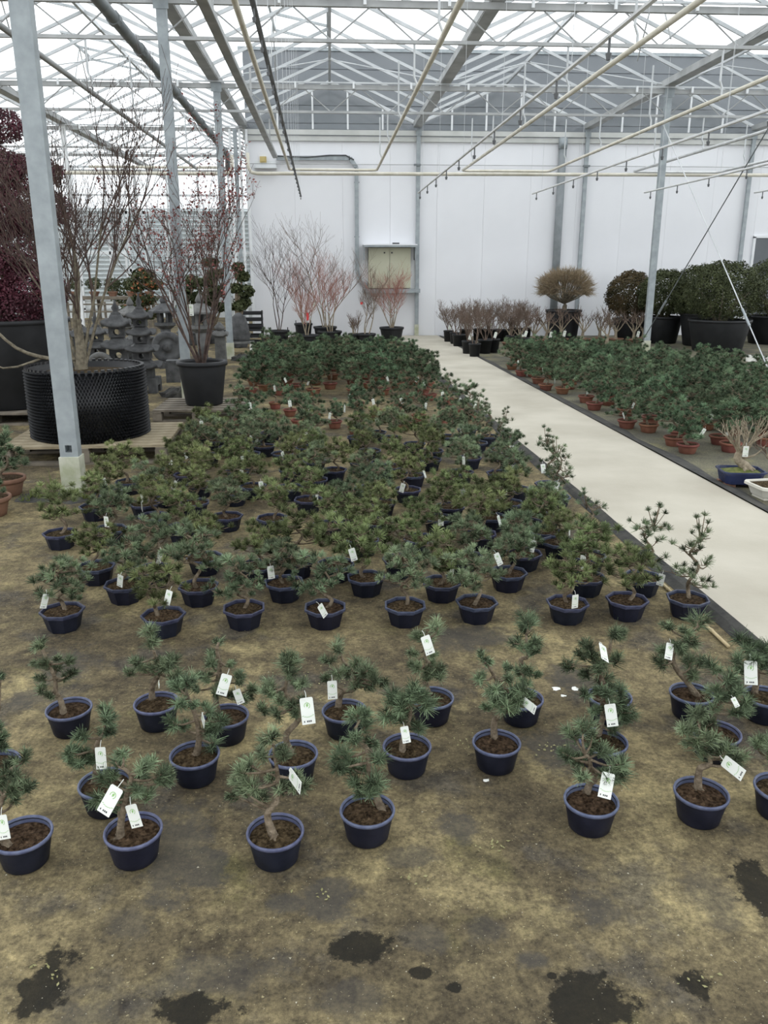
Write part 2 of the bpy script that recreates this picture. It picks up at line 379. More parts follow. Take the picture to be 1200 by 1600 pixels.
girder(6.35, gx[0], gx[-1], 'steel lattice girder spanning over the nearest pots')
girder(11.2, gx[0], gx[-1], 'steel lattice girder spanning over the middle of the pine beds')
girder(16.05, gx[0], gx[-1], 'steel lattice girder crossing in front of the white wall')
girder(20.9, gx[0], X0, 'steel lattice girder beside the corner of the white wall')
girder(25.75, gx[0], X0, 'steel lattice girder far back above the lantern yard')

# glass roof: panes and bars
ceil = struct(put(None, 'ceiling'))
PW = W / 4 * 1.1
slope = math.hypot(W / 2, RIDGE - GUT); ang = math.atan2(RIDGE - GUT, W / 2)
def slope_mesh(name, t0, t1, s, wd, z_off, mats, th=None):
    # quad (or bar) running up the slope from t0 to t1; s = +1 rises towards +x
    m = MB(); x0 = s * (W / 2) * t0; x1 = s * (W / 2) * t1; z0 = (RIDGE - GUT) * t0; z1 = (RIDGE - GUT) * t1
    if th is None: m.add([(x0, -wd / 2, z0 + z_off), (x1, -wd / 2, z1 + z_off), (x1, wd / 2, z1 + z_off), (x0, wd / 2, z0 + z_off)], [(0, 1, 2, 3)])
    else: m.beam((x0, 0, z0 + z_off), (x1, 0, z1 + z_off), wd, th)
    return m.mesh(name, mats)
full = {s: slope_mesh('pane', 0.05, 0.99, s, PW - 0.02, 0.02, 'glass') for s in (1, -1)}
low = {s: slope_mesh('pane', 0.05, 0.55, s, PW - 0.02, 0.02, 'glass') for s in (1, -1)}
bar = {s: slope_mesh('glazing_bar', 0.03, 1.0, s, 0.028, 0.0, 'bar_alu', 0.05) for s in (1, -1)}
half = slope * 0.46
ventm = MB().add([(0, -PW, 0), (half, -PW, 0), (half, PW, 0), (0, PW, 0)], [(0, 1, 2, 3)]).mesh('vent_pane', 'glass_dirty')
vf = MB()
for yy in (-PW, 0, PW): vf.beam((0, yy, 0.0), (half, yy, 0.0), 0.03, 0.04)
for xx in (0, half): vf.beam((xx, -PW, 0.0), (xx, PW, 0.0), 0.035, 0.04)
ventf = vf.mesh('vent_frame', 'bar_alu')
strut = MB().tube([(half, 0, 0), (0, 0, -1)], 0.012, 5)
vents = {(0, 12), (0, 16), (1, 14), (2, 12), (2, 17), (3, 15), (4, 13), (-1, 15), (-1, 19), (-2, 17), (3, 11), (-1, 11)}
for b_ in range(-2, 4):
    xl = X0 + W * b_; xr = xl + W
    yend = 20.9 if b_ >= 0 else 33.5
    n = int((yend + 3.0) / PW); y = yend
    MB().beam((0, -3, 0), (0, yend, 0), 0.05, 0.07).build('ridge_beam', 'bar_alu', ceil, loc=(xl + W / 2, 0, RIDGE))
    for i in range(n):
        yc = yend - PW * (i + 0.5)
        for s, xx in ((1, xl), (-1, xr)):
            hasv = False
            for (vb, vy) in vents:
                if vb == b_ and abs(yc - vy) < PW * 0.95 and ((vy + vb) % 2 == 0) == (s == 1): hasv = True
            put(low[s] if hasv else full[s], 'pane', ceil, (xx, yc, GUT))
            put(bar[s], 'glazing_bar', ceil, (xx, yc + PW / 2, GUT))
    for (vb, vy) in vents:
        if vb != b_: continue
        s = 1 if (vy + vb) % 2 == 0 else -1
        # nearest pane pair
        i = round((yend - vy) / PW); yc = yend - PW * i
        rz = 0 if s == -1 else PI
        tilt = ang * 1.0 - math.radians(34)
        v = put(ventf, 'vent_frame', ceil, (xl + W / 2 - s * 0.03, yc, RIDGE + 0.03), rot=(0, tilt, rz))
        put(ventm, 'vent_pane', v)
        tip = Vector((xl + W / 2 - s * half * math.cos(tilt), yc, RIDGE + half * -math.sin(tilt)))
        foot = Vector((xl + W / 2 - s * W / 2 * 0.5, yc + 0.7, (GUT + RIDGE) / 2 - 0.35))
        MB().tube([tip, foot], 0.012, 5).build('vent_rack', 'roof_steel', ceil)
        MB().tube([tip, foot + Vector((0, -1.4, 0))], 0.012, 5).build('vent_rack', 'roof_steel', ceil)
# thin bracing rods in the roof plane
for b_, ya in ((0, 16.05), (1, 16.05), (2, 16.05), (-1, 16.05), (0, 11.2), (1, 11.2), (2, 11.2), (-1, 20.9)):
    xl = X0 + W * b_
    for s, xx in ((1, xl), (-1, xl + W)):
        MB().tube([(xx, ya, GUT - 0.05), (xl + W / 2, ya + 4.85 * .5, RIDGE - 0.06)], 0.011, 5).build('brace_rod', 'bar_alu', ceil)
# gables at the white wall
for b_ in range(0, 4):
    xl = X0 + W * b_; xm = xl + W / 2; xr = xl + W
    g = struct(put(None, 'window_%d' % (b_ + 1)))
    for a, c in ((xl, xm), (xr, xm)):
        MB().beam((a, 20.92, GUT), (c, 20.92, RIDGE), 0.05, 0.07).build('gable_rafter', 'alu_white', g)
    for k in range(5):
        xa = xl + W * k / 5; xb = xl + W * (k + 1) / 5
        zz = lambda x: GUT + (RIDGE - GUT) * (1 - abs(x - xm) / (W / 2))
        pts = [(xa, 20.93, GUT - 0.12), (xb, 20.93, GUT - 0.12), (xb, 20.93, zz(xb))]
        if xa < xm < xb: pts.append((xm, 20.93, RIDGE))
        pts.append((xa, 20.93, zz(xa)))
        MB().add(pts, [tuple(range(len(pts)))]).build('pane', 'glass', g)
        if k: MB().beam((xa, 20.92, GUT - 0.13), (xa, 20.92, zz(xa)), 0.04, 0.04, (0, 1, 0)).build('glazing_bar', 'alu_white', g)

# ------------------------------------------------------------ hall behind: white wall below, grey cladding above
XR = 15.0
wall = struct(MB().box(((X0 + XR) / 2 + 0.03, WALLY + 0.13, 2.3), (XR - X0, 0.2, 4.6)).build('wall_back', 'wall_white'))
n = 15; pw = (XR - X0) / n
pmesh = MB().box((0, 0, 2.3), (pw - 0.003, 0.03, 4.6)).mesh('panel', 'wall_white')
for i in range(n): put(pmesh, 'panel', wall, (X0 + 0.03 + pw * (i + 0.5), WALLY + 0.015, 0))
MB().box(((X0 + XR) / 2, 20.93, 4.66), (XR - X0, 0.07, 0.11)).build('trim_1', 'flashing')['kind'] = 'structure'
MB().box(((X0 + XR) / 2, 20.95, 4.53), (XR - X0, 0.05, 0.10)).build('trim_2', 'flashing')['kind'] = 'structure'
up = struct(MB().box(((X0 + XR) / 2, 27.5, 5.5), (XR - X0 - .1, 12.6, 1.8)).build('wall_upper', 'wall_grey'))
cm = MB().box((0, 0, 0), (XR - X0 - .1, 0.02, 0.36)).mesh('cladding_board', 'wall_grey')
for i in range(5): put(cm, 'cladding_board', up, ((X0 + XR) / 2, 21.19, 4.70 + 0.38 * i))
MB().box(((X0 + XR) / 2, 21.19, 6.44), (XR - X0 + .1, 0.08, 0.07)).build('trim_3', 'galv')['kind'] = 'structure'
# door in the white wall
d = struct(put(None, 'door_1', None, (10.62, WALLY - 0.01, 0)))
pt = ony(1177, 372, WALLY)
d.location.x = pt.x
MB().box((0.55, 0.0, pt.z / 2), (1.0, 0.04, pt.z)).build('leaf', 'door_grey', d)
for x in (0.02, 1.08): MB().box((x, -0.01, pt.z / 2), (0.06, 0.06, pt.z + .06)).build('jamb', 'alu_white', d)
MB().box((0.55, -0.01, pt.z + 0.03), (1.12, 0.06, 0.06)).build('lintel', 'alu_white', d)
MB().box((0.16, -0.04, 1.05), (0.10, 0.04, 0.03)).build('handle', 'galv', d)

# corner posts of the glass side
for i, (x, m_) in enumerate(((-2.02, 'alu_white'), (-2.12, 'galv'), (-2.24, 'alu_white'), (-1.86, 'alu_white'))):
    t = thing('corner_post', ['slim white post hugging the corner of the white wall', 'grey steel post in the corner bundle beside the white wall', 'outer white post standing free of the wall corner', 'white cover strip on the edge of the white wall'][i], 'post', (x, 20.85, 0))
    MB().box((0, 0, 2.35), (0.05 if i != 1 else 0.09, 0.05, 4.7)).build('post', m_, t)
    MB().box((0, 0, 0.02), (0.12, 0.1, 0.04)).build('base_plate', 'galv', t)

# ------------------------------------------------------------ glasshouse continuing beyond, at the left
part = struct(put(None, 'wall_left', None, (0, 29.2, 0)))
xs = [X0 - 0.3 - 1.0 * i for i in range(13)]
for i, x in enumerate(xs):
    MB().box((x, 0, 2.4), (0.06, 0.06, 4.8)).build('glazing_bar', 'alu_white', part)
    if i: MB().add([(x, 0, 0.6), (x + 1, 0, 0.6), (x + 1, 0, 4.75), (x, 0, 4.75)], [(0, 1, 2, 3)]).build('pane', 'glass_dirty', part)
for z in (0.3, 0.6, 2.1, 3.2, 3.9, 4.75): MB().box(((xs[0] + xs[-1]) / 2, 0, z), (12.2, 0.06, 0.06 if z != 2.1 else 0.10)).build('cross_rail', 'alu_white' if z in (2.1, 3.9) else 'bar_alu', part)
MB().box(((xs[0] + xs[-1]) / 2, 0.02, 0.3), (12.2, 0.04, 0.6)).build('plinth_panel', 'louvre', part)
far = struct(MB().box((-8, 34.2, 1.9), (13, 0.1, 3.8)).build('wall_far', 'louvre'))
lv = MB().beam((-6.5, 0, 0), (6.5, 0, 0.0), 0.10, 0.03).mesh('slat', 'louvre')
for i in range(22): put(lv, 'slat', far, (-8, 34.08, 0.25 + i * 0.165), rot=(math.radians(35), 0, 0))
# sliding door frame in the partition
dr = struct(put(None, 'door_2', None, (0, 28.9, 0)))
a = ony(197, 400, 28.9).x; b_ = ony(262, 400, 28.9).x
for x in (a, a + 0.12, (a + b_) / 2, b_): MB().box((x, 0, 1.7), (0.07, 0.05, 3.4)).build('stile', 'alu_white', dr)
for z in (0.1, 1.55, 3.35): MB().box(((a + b_) / 2, 0, z), (b_ - a, 0.05, 0.09)).build('rail', 'alu_white', dr)
MB().add([(a, 0, .1), (b_, 0, .1), (b_, 0, 3.35), (a, 0, 3.35)], [(0, 1, 2, 3)]).build('pane', 'glass_dirty', dr)

# ------------------------------------------------------------ pipes, spray lines, cables overhead
def spray(x, y1, z, lab, m='white_pipe', nz=True, droop=0.0, y0=-2.0, first=0.25, step=0.95, dx=0.0, nl=1.0):
    t = thing('spray_line', lab, 'sprinkler line', (x, 0, z))
    X_ = lambda y: dx * (y1 - y) / y1
    MB().tube([(X_(y0), y0, 0), (X_(y1 - 2.5), y1 - 2.5, 0), (0, y1, -droop)], 0.0125, 6).build('pipe', m, t)
    nm = MB().tube([(0, 0, 0), (0, 0, -0.075)], [0.007, 0.007], 5); nm.tube([(0, 0, -0.075), (0, 0, -0.105)], [0.016, 0.010], 6)
    me = nm.mesh('nozzle', 'black_pipe'); y = y1 - first
    hw = MB().tube([(0, 0, 0), (0, 0, 4.72 - z)], 0.0022, 3).mesh('hanger_wire', 'bar_alu')
    k = 0
    while y > 2.5:
        put(me, 'nozzle', t, (X_(y), y, -droop * max(0, (y - y1 + 2.5) / 2.5))).scale = (nl, nl, nl)
        if k % 2 == 0: put(hw, 'hanger_wire', t, (X_(y - .3), y - 0.3, 0))
        y -= step; k += 1
    return t
spray(-0.42, 13.6, 2.72, 'dark sprinkler line hanging over the blue pots on the lantern side', 'black_pipe', step=0.5, dx=0.18, nl=.6)
spray(1.34, 13.1, 2.74, 'pale sprinkler line hanging over the pots beside the concrete path')
spray(3.02, 12.9, 2.72, 'pale sprinkler line hanging over the near edge of the terracotta bed')
spray(4.6, 12.6, 2.72, 'pale sprinkler line hanging over the middle of the terracotta bed')
spray(6.2, 12.5, 2.72, 'pale sprinkler line hanging over the far side of the terracotta bed')

PZ = 3.72
def hpipe(name, pts, r, m, lab, hang=None, n=8):
    t = thing(name, lab, 'pipe', (0, 0, 0))
    MB().tube(pts, r, n).build('pipe', m, t, smooth=True)
    if hang:
        for (p, top) in hang:
            p = Vector(p); q = MB(); h_ = top - p.z
            q.tube([(p.x, p.y, p.z - .03), (p.x + .035, p.y, p.z + .02), (p.x + .035, p.y, p.z + .12), (p.x, p.y, p.z + .2), (p.x, p.y, top)], 0.014, 5)
            q.build('hook', 'bar_alu', t)
    return t
px_ = [-2.85, -0.84, 1.08, 2.98, 4.94, 6.85, 8.8]
ends = ['by the lantern yard', 'left of the wall cabinet', 'in front of the wall cabinet', 'beside the concrete path', 'over the near edge of the terracotta bed', 'over the middle of the terracotta bed', 'over the big dark shrubs']
def hk(x): return [((x, y, PZ), 4.3) for y in (11.2, 16.05)] + [((x, y, PZ), 4.6) for y in (8.8, 13.6, 18.4)]
hpipe('heating_pipe', [(-2.85, -2, PZ), (-2.85, 19.6, PZ)], 0.03, 'roof_steel', 'grey heating pipe running lengthwise over the lantern yard', hk(-2.85))
for i, j, nm in ((1, 2, 'in front of the wall cabinet'), (3, 4, 'over the concrete path'), (5, 6, 'towards the big dark shrubs')):
    xa, xb = px_[i], px_[j]
    hpipe('heating_pipe', [(xa + (.22 if i == 1 else 0), -2, PZ), (xa, 19.5, PZ), (xa + .05, 19.58, PZ), (xa + .13, 19.6, PZ), (xb - .13, 19.6, PZ), (xb - .05, 19.58, PZ), (xb, 19.5, PZ), (xb, -2, PZ)], 0.028, 'cream_pipe' if i != 5 else 'white_pipe',
          'cream heating pipe loop turning back ' + nm, (hk(xa) if i != 1 else []) + hk(xb))
hpipe('supply_pipe', [(-1.75, 19.75, PZ + .35), (-1.75, 19.75, PZ + .06), (-1.68, 19.75, PZ - .05), (-1.55, 19.75, PZ - .07), (14.5, 19.75, PZ - .02)], 0.038, 'cream_pipe', 'long cream supply pipe crossing in front of the white wall')
hpipe('supply_pipe', [(-2.1, 19.75, PZ + .30), (-2.1, 19.75, PZ + .05), (-2.16, 19.75, PZ - .05), (-2.3, 19.75, PZ - .08), (-12, 19.75, PZ - .08)], 0.038, 'cream_pipe', 'long cream supply pipe crossing the glasshouse on the lantern side')
hpipe('supply_pipe', [(-2.3, 19.78, PZ + .05), (-5.2, 19.78, PZ + .05)], 0.028, 'cream_pipe', 'short cream header pipe above the long supply pipe of the lantern side')
# dark drain pipe with collars and a cable tray
e = ony(362, 238, 20.3); s_ = onz(175, 0, e.z); s_ = s_ + (s_ - e) * 2; e.x -= .13; s_.x -= .13
t = thing('drain_pipe', 'dark grey drain pipe with collars running under the glass roof to the wall corner', 'pipe')
MB().tube([s_, e, (e.x + .02, e.y + .1, e.z - .06), (e.x + .02, e.y + .1, e.z - .45)], 0.062, 10).build('pipe', 'grey_pipe', t, True)
for i in range(26):
    q = e.lerp(s_, i / 26 + 0.005); dd = (s_ - e).normalized()
    MB().tube([q, q + dd * 0.12], 0.074, 10).build('collar', 'galv_dark', t)
e = ony(430, 247, 20.75); s_ = onz(315, 0, e.z); s_ = s_ + (s_ - e) * 2
t = thing('cable_tray', 'grey steel cable tray running lengthwise to the white wall', 'cable tray')
q = MB().beam(s_, e, 0.10, 0.012)
for k in (-1, 1): q.beam(s_ + Vector((k * .05, 0, .03)), e + Vector((k * .05, 0, .03)), 0.01, 0.06)
q.build('tray', 'roof_steel', t)
for i in range(5): MB().box(e.lerp(s_, .05 + i * .13) + Vector((0, 0, .28)), (0.03, 0.03, 0.55)).build('hanger', 'roof_steel', t)
# wall conduit
P = lambda px, py: ony(px, py, 20.90)
t = thing('wall_conduit', 'grey square conduit bending down the white wall to the cabinet', 'conduit')
k = [P(432, 247), P(547, 247), P(557, 262), P(558, 424), P(563, 441), P(575, 446)]
for i in range(len(k) - 1): MB().beam(k[i], k[i + 1], 0.09, 0.07, (0, 1, 0)).build('conduit_length', 'galv', t)
for y in (285, 370): MB().box(P(557.5, y), (0.12, 0.03, 0.03)).build('clamp', 'galv', t)
t = thing('sagging_cable', 'black cable lying on top of the wall conduit', 'cable'); kk = [P(432, 244), P(480, 246), P(515, 243), P(540, 243), P(553, 250)]
MB().tube([p - Vector((0, .05, 0)) for p in kk], 0.014, 6).build('cable', 'black_pipe', t)
t = thing('wall_downpipe', 'thick grey downpipe on the white wall behind the rounded brown shrub', 'pipe'); a = P(880, 215); MB().tube([(a.x, 20.88, 0.02), (a.x, 20.88, a.z)], 0.095, 12).build('pipe', 'grey_pipe', t, True)
MB().tube([(a.x, 20.88, a.z - .25), (a.x, 20.88, a.z - .02)], 0.108, 12).build('collar', 'galv', t, True)
t = thing('tension_wire', 'thin wire stretched across the white wall between the columns', 'wire'); MB().tube([(X0, 20.85, 3.97), (14, 20.85, 3.97)], 0.008, 5).build('wire', 'roof_steel', t)
for k in (1, 2, 3): MB().box((X0 + W * k, 20.85, 3.97), (0.16, 0.06, 0.04)).build('clamp', 'galv_dark', t)
t = thing('junction_box', 'small mustard junction box on the wall beside the corner', 'box'); a = P(411, 249); MB().box((a.x, 20.94, a.z), (0.15, 0.08, 0.13)).build('case', 'mustard', t); MB().box((a.x, 20.89, a.z), (0.10, 0.02, 0.08)).build('lid', 'mustard', t)
t = thing('wall_bracket', 'small white bracket shelf on the wall below the mustard box', 'bracket'); a = P(415, 263); MB().box((a.x, 20.86, a.z), (0.52, 0.2, 0.02)).build('shelf', 'alu_white', t); MB().box((a.x, 20.95, a.z + .08), (0.5, 0.02, 0.16)).build('back_plate', 'alu_white', t)
# electric cabinet
a = P(575, 387); c = P(640, 450); z0, z1 = c.z, a.z; xm = (a.x + c.x) / 2; wd = c.x - a.x
t = thing('wall_cabinet', 'beige two-door electrical cabinet mounted under a little canopy on the white wall', 'cabinet', (xm, 20.8, 0))
MB().box((0, 0.02, (z0 + z1) / 2), (wd, 0.3, z1 - z0)).build('body', 'cabinet', t)
for s in (-1, 1):
    dd = MB().box((s * wd / 4, -0.14, (z0 + z1) / 2), (wd / 2 - 0.012, 0.03, z1 - z0 - 0.02)).build('door', 'cabinet', t)
    MB().box((s * wd / 4 * (0.2 if s > 0 else .5), -0.165, z1 - 0.12), (0.035, 0.02, 0.035)).build('lock', 'tag_ink', dd)
MB().box((0, -0.10, z1 + 0.06), (wd + 0.26, 0.62, 0.025)).build('canopy', 'wall_white', t)
MB().box((0, -0.395, z1 + 0.03), (wd + 0.24, 0.02, 0.05)).build('canopy_lip', 'galv', t)
for s in (-1, 1): MB().box((s * (wd / 2 + 0.10), -0.1, z1 - 0.11), (0.02, 0.36, 0.34)).build('side_bracket', 'galv', t)
MB().box((0.05, -0.02, z0 - 0.06), (wd + 0.36, 0.36, 0.09)).build('support_rail', 'galv', t)
MB().box((0.15, -0.1, z1 + 0.09), (0.16, 0.12, 0.04)).build('canopy_bracket', 'tag_ink', t)
# cross bracing in the column line over the terracotta bed
xb = X0 + 2 * W
for (a, c, lb) in (((xb - .07, 16.0, 4.15), (xb - .07, 11.25, 0.32), 'pale bracing cable slanting down from the column head by the white wall'), ((xb - .09, 11.25, 4.15), (xb - .09, 16.0, 0.32), 'dark bracing cable slanting down to the column foot at the back of the pine bed')):
    t = thing('bracing_cable', lb, 'cable'); a = Vector(a); c = Vector(c)
    MB().tube([a, c], 0.009, 5).build('cable', 'bar_alu' if 'pale' in lb else 'galv_dark', t)
    MB().tube([a.lerp(c, .80), a.lerp(c, .86)], 0.018, 6).build('turnbuckle', 'galv', t)
# small drain hooks dropping from the girder

# ------------------------------------------------------------ plant kit
def needle_tufts(name, tufts, n, wdt, m, rng, spread=(0.55, 1.5), srange=(-0.75, 0.25)):
    """tufts: (centre, axis, radius); each is a brush of thin needles round a shoot"""
    C = np.array([list(t[0]) for t in tufts], float); A = np.array([list(t[1]) for t in tufts], float); R = np.array([t[2] for t in tufts], float)
    A /= np.linalg.norm(A, axis=1)[:, None]
    T = len(tufts)
    ref = np.where(np.abs(A[:, 2:3]) < 0.9, np.array([[0, 0, 1.0]]), np.array([[1.0, 0, 0]]))
    U = np.cross(A, ref); U /= np.linalg.norm(U, axis=1)[:, None]; Vv = np.cross(A, U)
    ph = rng.uniform(0, 2 * PI, (T, n)); th = rng.uniform(spread[0], spread[1], (T, n)) * rng.uniform(0.35, 1.0, (T, n)) ** 0.5
    s = rng.uniform(srange[0], srange[1], (T, n))
    B = C[:, None, :] + A[:, None, :] * (s * R[:, None])[:, :, None]
    D = A[:, None, :] * np.cos(th)[:, :, None] + (U[:, None, :] * np.cos(ph)[:, :, None] + Vv[:, None, :] * np.sin(ph)[:, :, None]) * np.sin(th)[:, :, None]
    Ln = R[:, None] * rng.uniform(0.75, 1.12, (T, n))
    D2 = D + np.array([0, 0, -0.10]); Tip = B + D2 * Ln[:, :, None]
    S = np.cross(D, rng.normal(size=(T, n, 3))); S /= (np.linalg.norm(S, axis=2)[:, :, None] + 1e-9)
    wd = wdt * 0.5
    V = np.stack([B - S * wd, B + S * wd, Tip + S * wd * 0.35, Tip - S * wd * 0.35], axis=2).reshape(-1, 3)
    Fc = np.arange(V.shape[0]).reshape(-1, 4)
    mi = np.repeat(rng.choice(3, size=T, p=(0.28, 0.40, 0.32)), n); fl = rng.random(len(Fc)) < 0.3; mi = np.where(fl, rng.choice(3, size=len(Fc), p=(0.3, 0.4, 0.3)), mi)
    return tri_mesh(name, V, Fc, [m + '0', m + '1', m + '2'], mi)
def leaf_cloud(name, pts, nrm, size, m, rng, mi=None, jit=0.9):
    P_ = np.array(pts, float); K = len(P_)
    Nn = np.array(nrm, float) + rng.normal(size=(K, 3)) * jit; Nn /= np.linalg.norm(Nn, axis=1)[:, None] + 1e-9
    U = np.cross(Nn, rng.normal(size=(K, 3))); U /= np.linalg.norm(U, axis=1)[:, None] + 1e-9
    Vv = np.cross(Nn, U); sz = size * rng.uniform(0.6, 1.25, (K, 1))
    V = np.stack([P_ - U * sz, P_ - Vv * sz * 0.55 + Nn * sz * .15, P_ + U * sz, P_ + Vv * sz * 0.55 + Nn * sz * .15], axis=1).reshape(-1, 3)
    return tri_mesh(name, V, np.arange(V.shape[0]).reshape(-1, 4), m, mi)

def smooth_pts(pts, k=3):
    pts = [Vector(p) for p in pts]; out = []
    for i in range(len(pts) - 1):
        p0 = pts[max(i - 1, 0)]; p1 = pts[i]; p2 = pts[i + 1]; p3 = pts[min(i + 2, len(pts) - 1)]
        for j in range(k):
            t = j / k
            out.append(0.5 * ((2 * p1) + (p2 - p0) * t + (2 * p0 - 5 * p1 + 4 * p2 - p3) * t * t + (3 * p1 - p0 - 3 * p2 + p3) * t ** 3))
    out.append(pts[-1]); return out

# pots (shared meshes)
def pot_meshes(kind):
    if kind == 'round':
        R, hh, n, ph, m1, m2 = 0.086, 0.098, 28, 0, 'pot_blue', 'pot_rim_lit'
        body = [(R * .70, 0), (R * .76, 0.006), (R * .84, hh * .45), (R * .95, hh * .9), (R * .95, hh - .004), (R * .90, hh - .004), (R * .88, hh - .03)]
        rim = [(R * .93, hh - .012), (R * .985, hh - .010), (R * 1.0, hh - .004), (R * .985, hh + .001), (R * .93, hh + .001), (R * .90, hh - .005), (R * .885, hh - .02)]
        sr, sz = R * .89, hh - 0.017
    elif kind == 'oct':
        R, hh, n, ph, m1, m2 = 0.108, 0.100, 8, PI / 8, 'pot_blue', 'pot_rim_dark'
        body = [(R * .68, 0), (R * .70, 0.004), (R * .72, 0.012), (R * .89, hh - .014), (R * .86, hh - .03)]
        rim = [(R * .89, hh - .016), (R * .985, hh - .012), (R * 1.0, hh - .002), (R * .99, hh), (R * .92, hh), (R * .90, hh - .004), (R * .885, hh - .022)]
        sr, sz = R * .89, hh - 0.015
    else:
        R, hh, n, ph = {'terra': (0.105, 0.092, 24, 0), 'terra_s': (0.082, 0.085, 24, 0), 'old': (0.15, 0.14, 28, 0)}[kind]
        m1 = m2 = 'terracotta' if kind != 'old' else 'terracotta_old'
        body = [(R * .66, 0), (R * .70, 0.004), (R * .86, hh * .72), (R * .86, hh * .9), (R * .84, hh * .7)]
        rim = [(R * .85, hh * .72), (R * .93, hh * .74), (R * 1.0, hh * .82), (R * 1.0, hh * .97), (R * .97, hh), (R * .90, hh), (R * .87, hh - .012)]
        sr, sz = R * .88, hh - 0.014
    a = MB().lathe(body, n, phase=ph).mesh('pot', m1, n > 10)
    b = MB().lathe(rim, n, phase=ph, capb=False).mesh('rim', m2, n > 10)
    rs = random.Random(len(kind) + 3); sm = MB(); vs = [(0, 0, sz + .006)]; fs = []
    K = 24
    for ri, rad in enumerate((.3, .6, .85, 1.0)):
        for j in range(K):
            aa = 2 * PI * j / K; rr_ = sr * rad * (1 if kind != 'oct' or rad < 1 else 0.95)
            vs.append((rr_ * math.cos(aa), rr_ * math.sin(aa), sz + (.006 * (1 - rad) + rs.uniform(-.004, .004) if rad < 1 else -.002)))
    for j in range(K): fs.append((0, 1 + j, 1 + (j + 1) % K))
    for ri in range(3):
        o_ = 1 + ri * K
        for j in range(K): fs.append((o_ + j, o_ + K + j, o_ + K + (j + 1) % K, o_ + (j + 1) % K))
    c = sm.add(vs, fs).mesh('soil', 'soil')
    return a, b, c, R, hh, sz
POTS = {k: pot_meshes(k) for k in ('round', 'oct', 'terra', 'terra_s', 'old')}
# price tag
def tag_mesh():
    m = MB(); w_, h_ = 0.040, 0.078
    m.mi = 0; m.add([(-w_/2, -.0006, -h_), (w_/2, -.0006, -h_), (w_/2, -.0006, -.004), (w_*.42, -.0006, 0), (-w_*.42, -.0006, 0), (-w_/2, -.0006, -.004)] + [(-w_/2, .0006, -h_), (w_/2, .0006, -h_), (w_/2, .0006, -.004), (w_*.42, .0006, 0), (-w_*.42, .0006, 0), (-w_/2, .0006, -.004)],
          [(0, 1, 2, 3, 4, 5), (11, 10, 9, 8, 7, 6)] + [(i, (i + 6), (i + 1) % 6 + 6, (i + 1) % 6) for i in range(6)])
    m.tube([(0, 0, -.004), (0.001, 0.004, 0.012), (0, 0.012, 0.022)], 0.0012, 4)
    m.mi = 1
    y = -.0011
    for i in range(13):      # leaf ring emblem
        a0 = -1.1 + 4.6 * i / 13; a1 = -1.1 + 4.6 * (i + 1) / 13; r0, r1 = 0.0075, 0.0094
        m.add([(r0 * math.cos(a0), y, -.024 + r0 * math.sin(a0)), (r1 * math.cos(a0), y, -.024 + r1 * math.sin(a0)), (r1 * math.cos(a1), y, -.024 + r1 * math.sin(a1)), (r0 * math.cos(a1), y, -.024 + r0 * math.sin(a1))], [(0, 1, 2, 3)])
    m.add([(-.001, y, -.029), (.004, y, -.024), (.003, y, -.017), (-.003, y, -.021)], [(0, 1, 2, 3)])
    for i in range(6):
        x0 = -w_ / 2 + .002 + i * .006; z0 = -.058 + .00035 * (i - 2.5) ** 2 * 2
        m.add([(x0, y, z0), (x0 + .006, y, z0 + .0005), (x0 + .006, y, z0 + .0018), (x0, y, z0 + .0013)], [(0, 1, 2, 3)])
    m.mi = 2
    for x0, wd in ((-.014, .003), (-.005, .0035), (0.0, .0035), (.005, .004)):
        m.add([(x0, y, -.072), (x0 + wd, y, -.072), (x0 + wd, y, -.067), (x0, y, -.067)], [(0, 1, 2, 3)])
    return m.mesh('price_tag', ['tag_white', 'tag_green', 'tag_ink'])
TAG = tag_mesh()
def potted(kind, loc, label, cat, group=None, name='potted_pine', rz=0.0, sc=1.0):
    t = thing(name, label, cat, loc, 0, group); a, b, c, R, hh, sz = POTS[kind]
    p = put(a, 'pot', t, rz=rz); p.scale = (sc, sc, sc)
    q = put(b, 'rim', p); s = put(c, 'soil', t, rz=rz + 1.3 * loc[0]); s.scale = (sc, sc, sc)
    return t

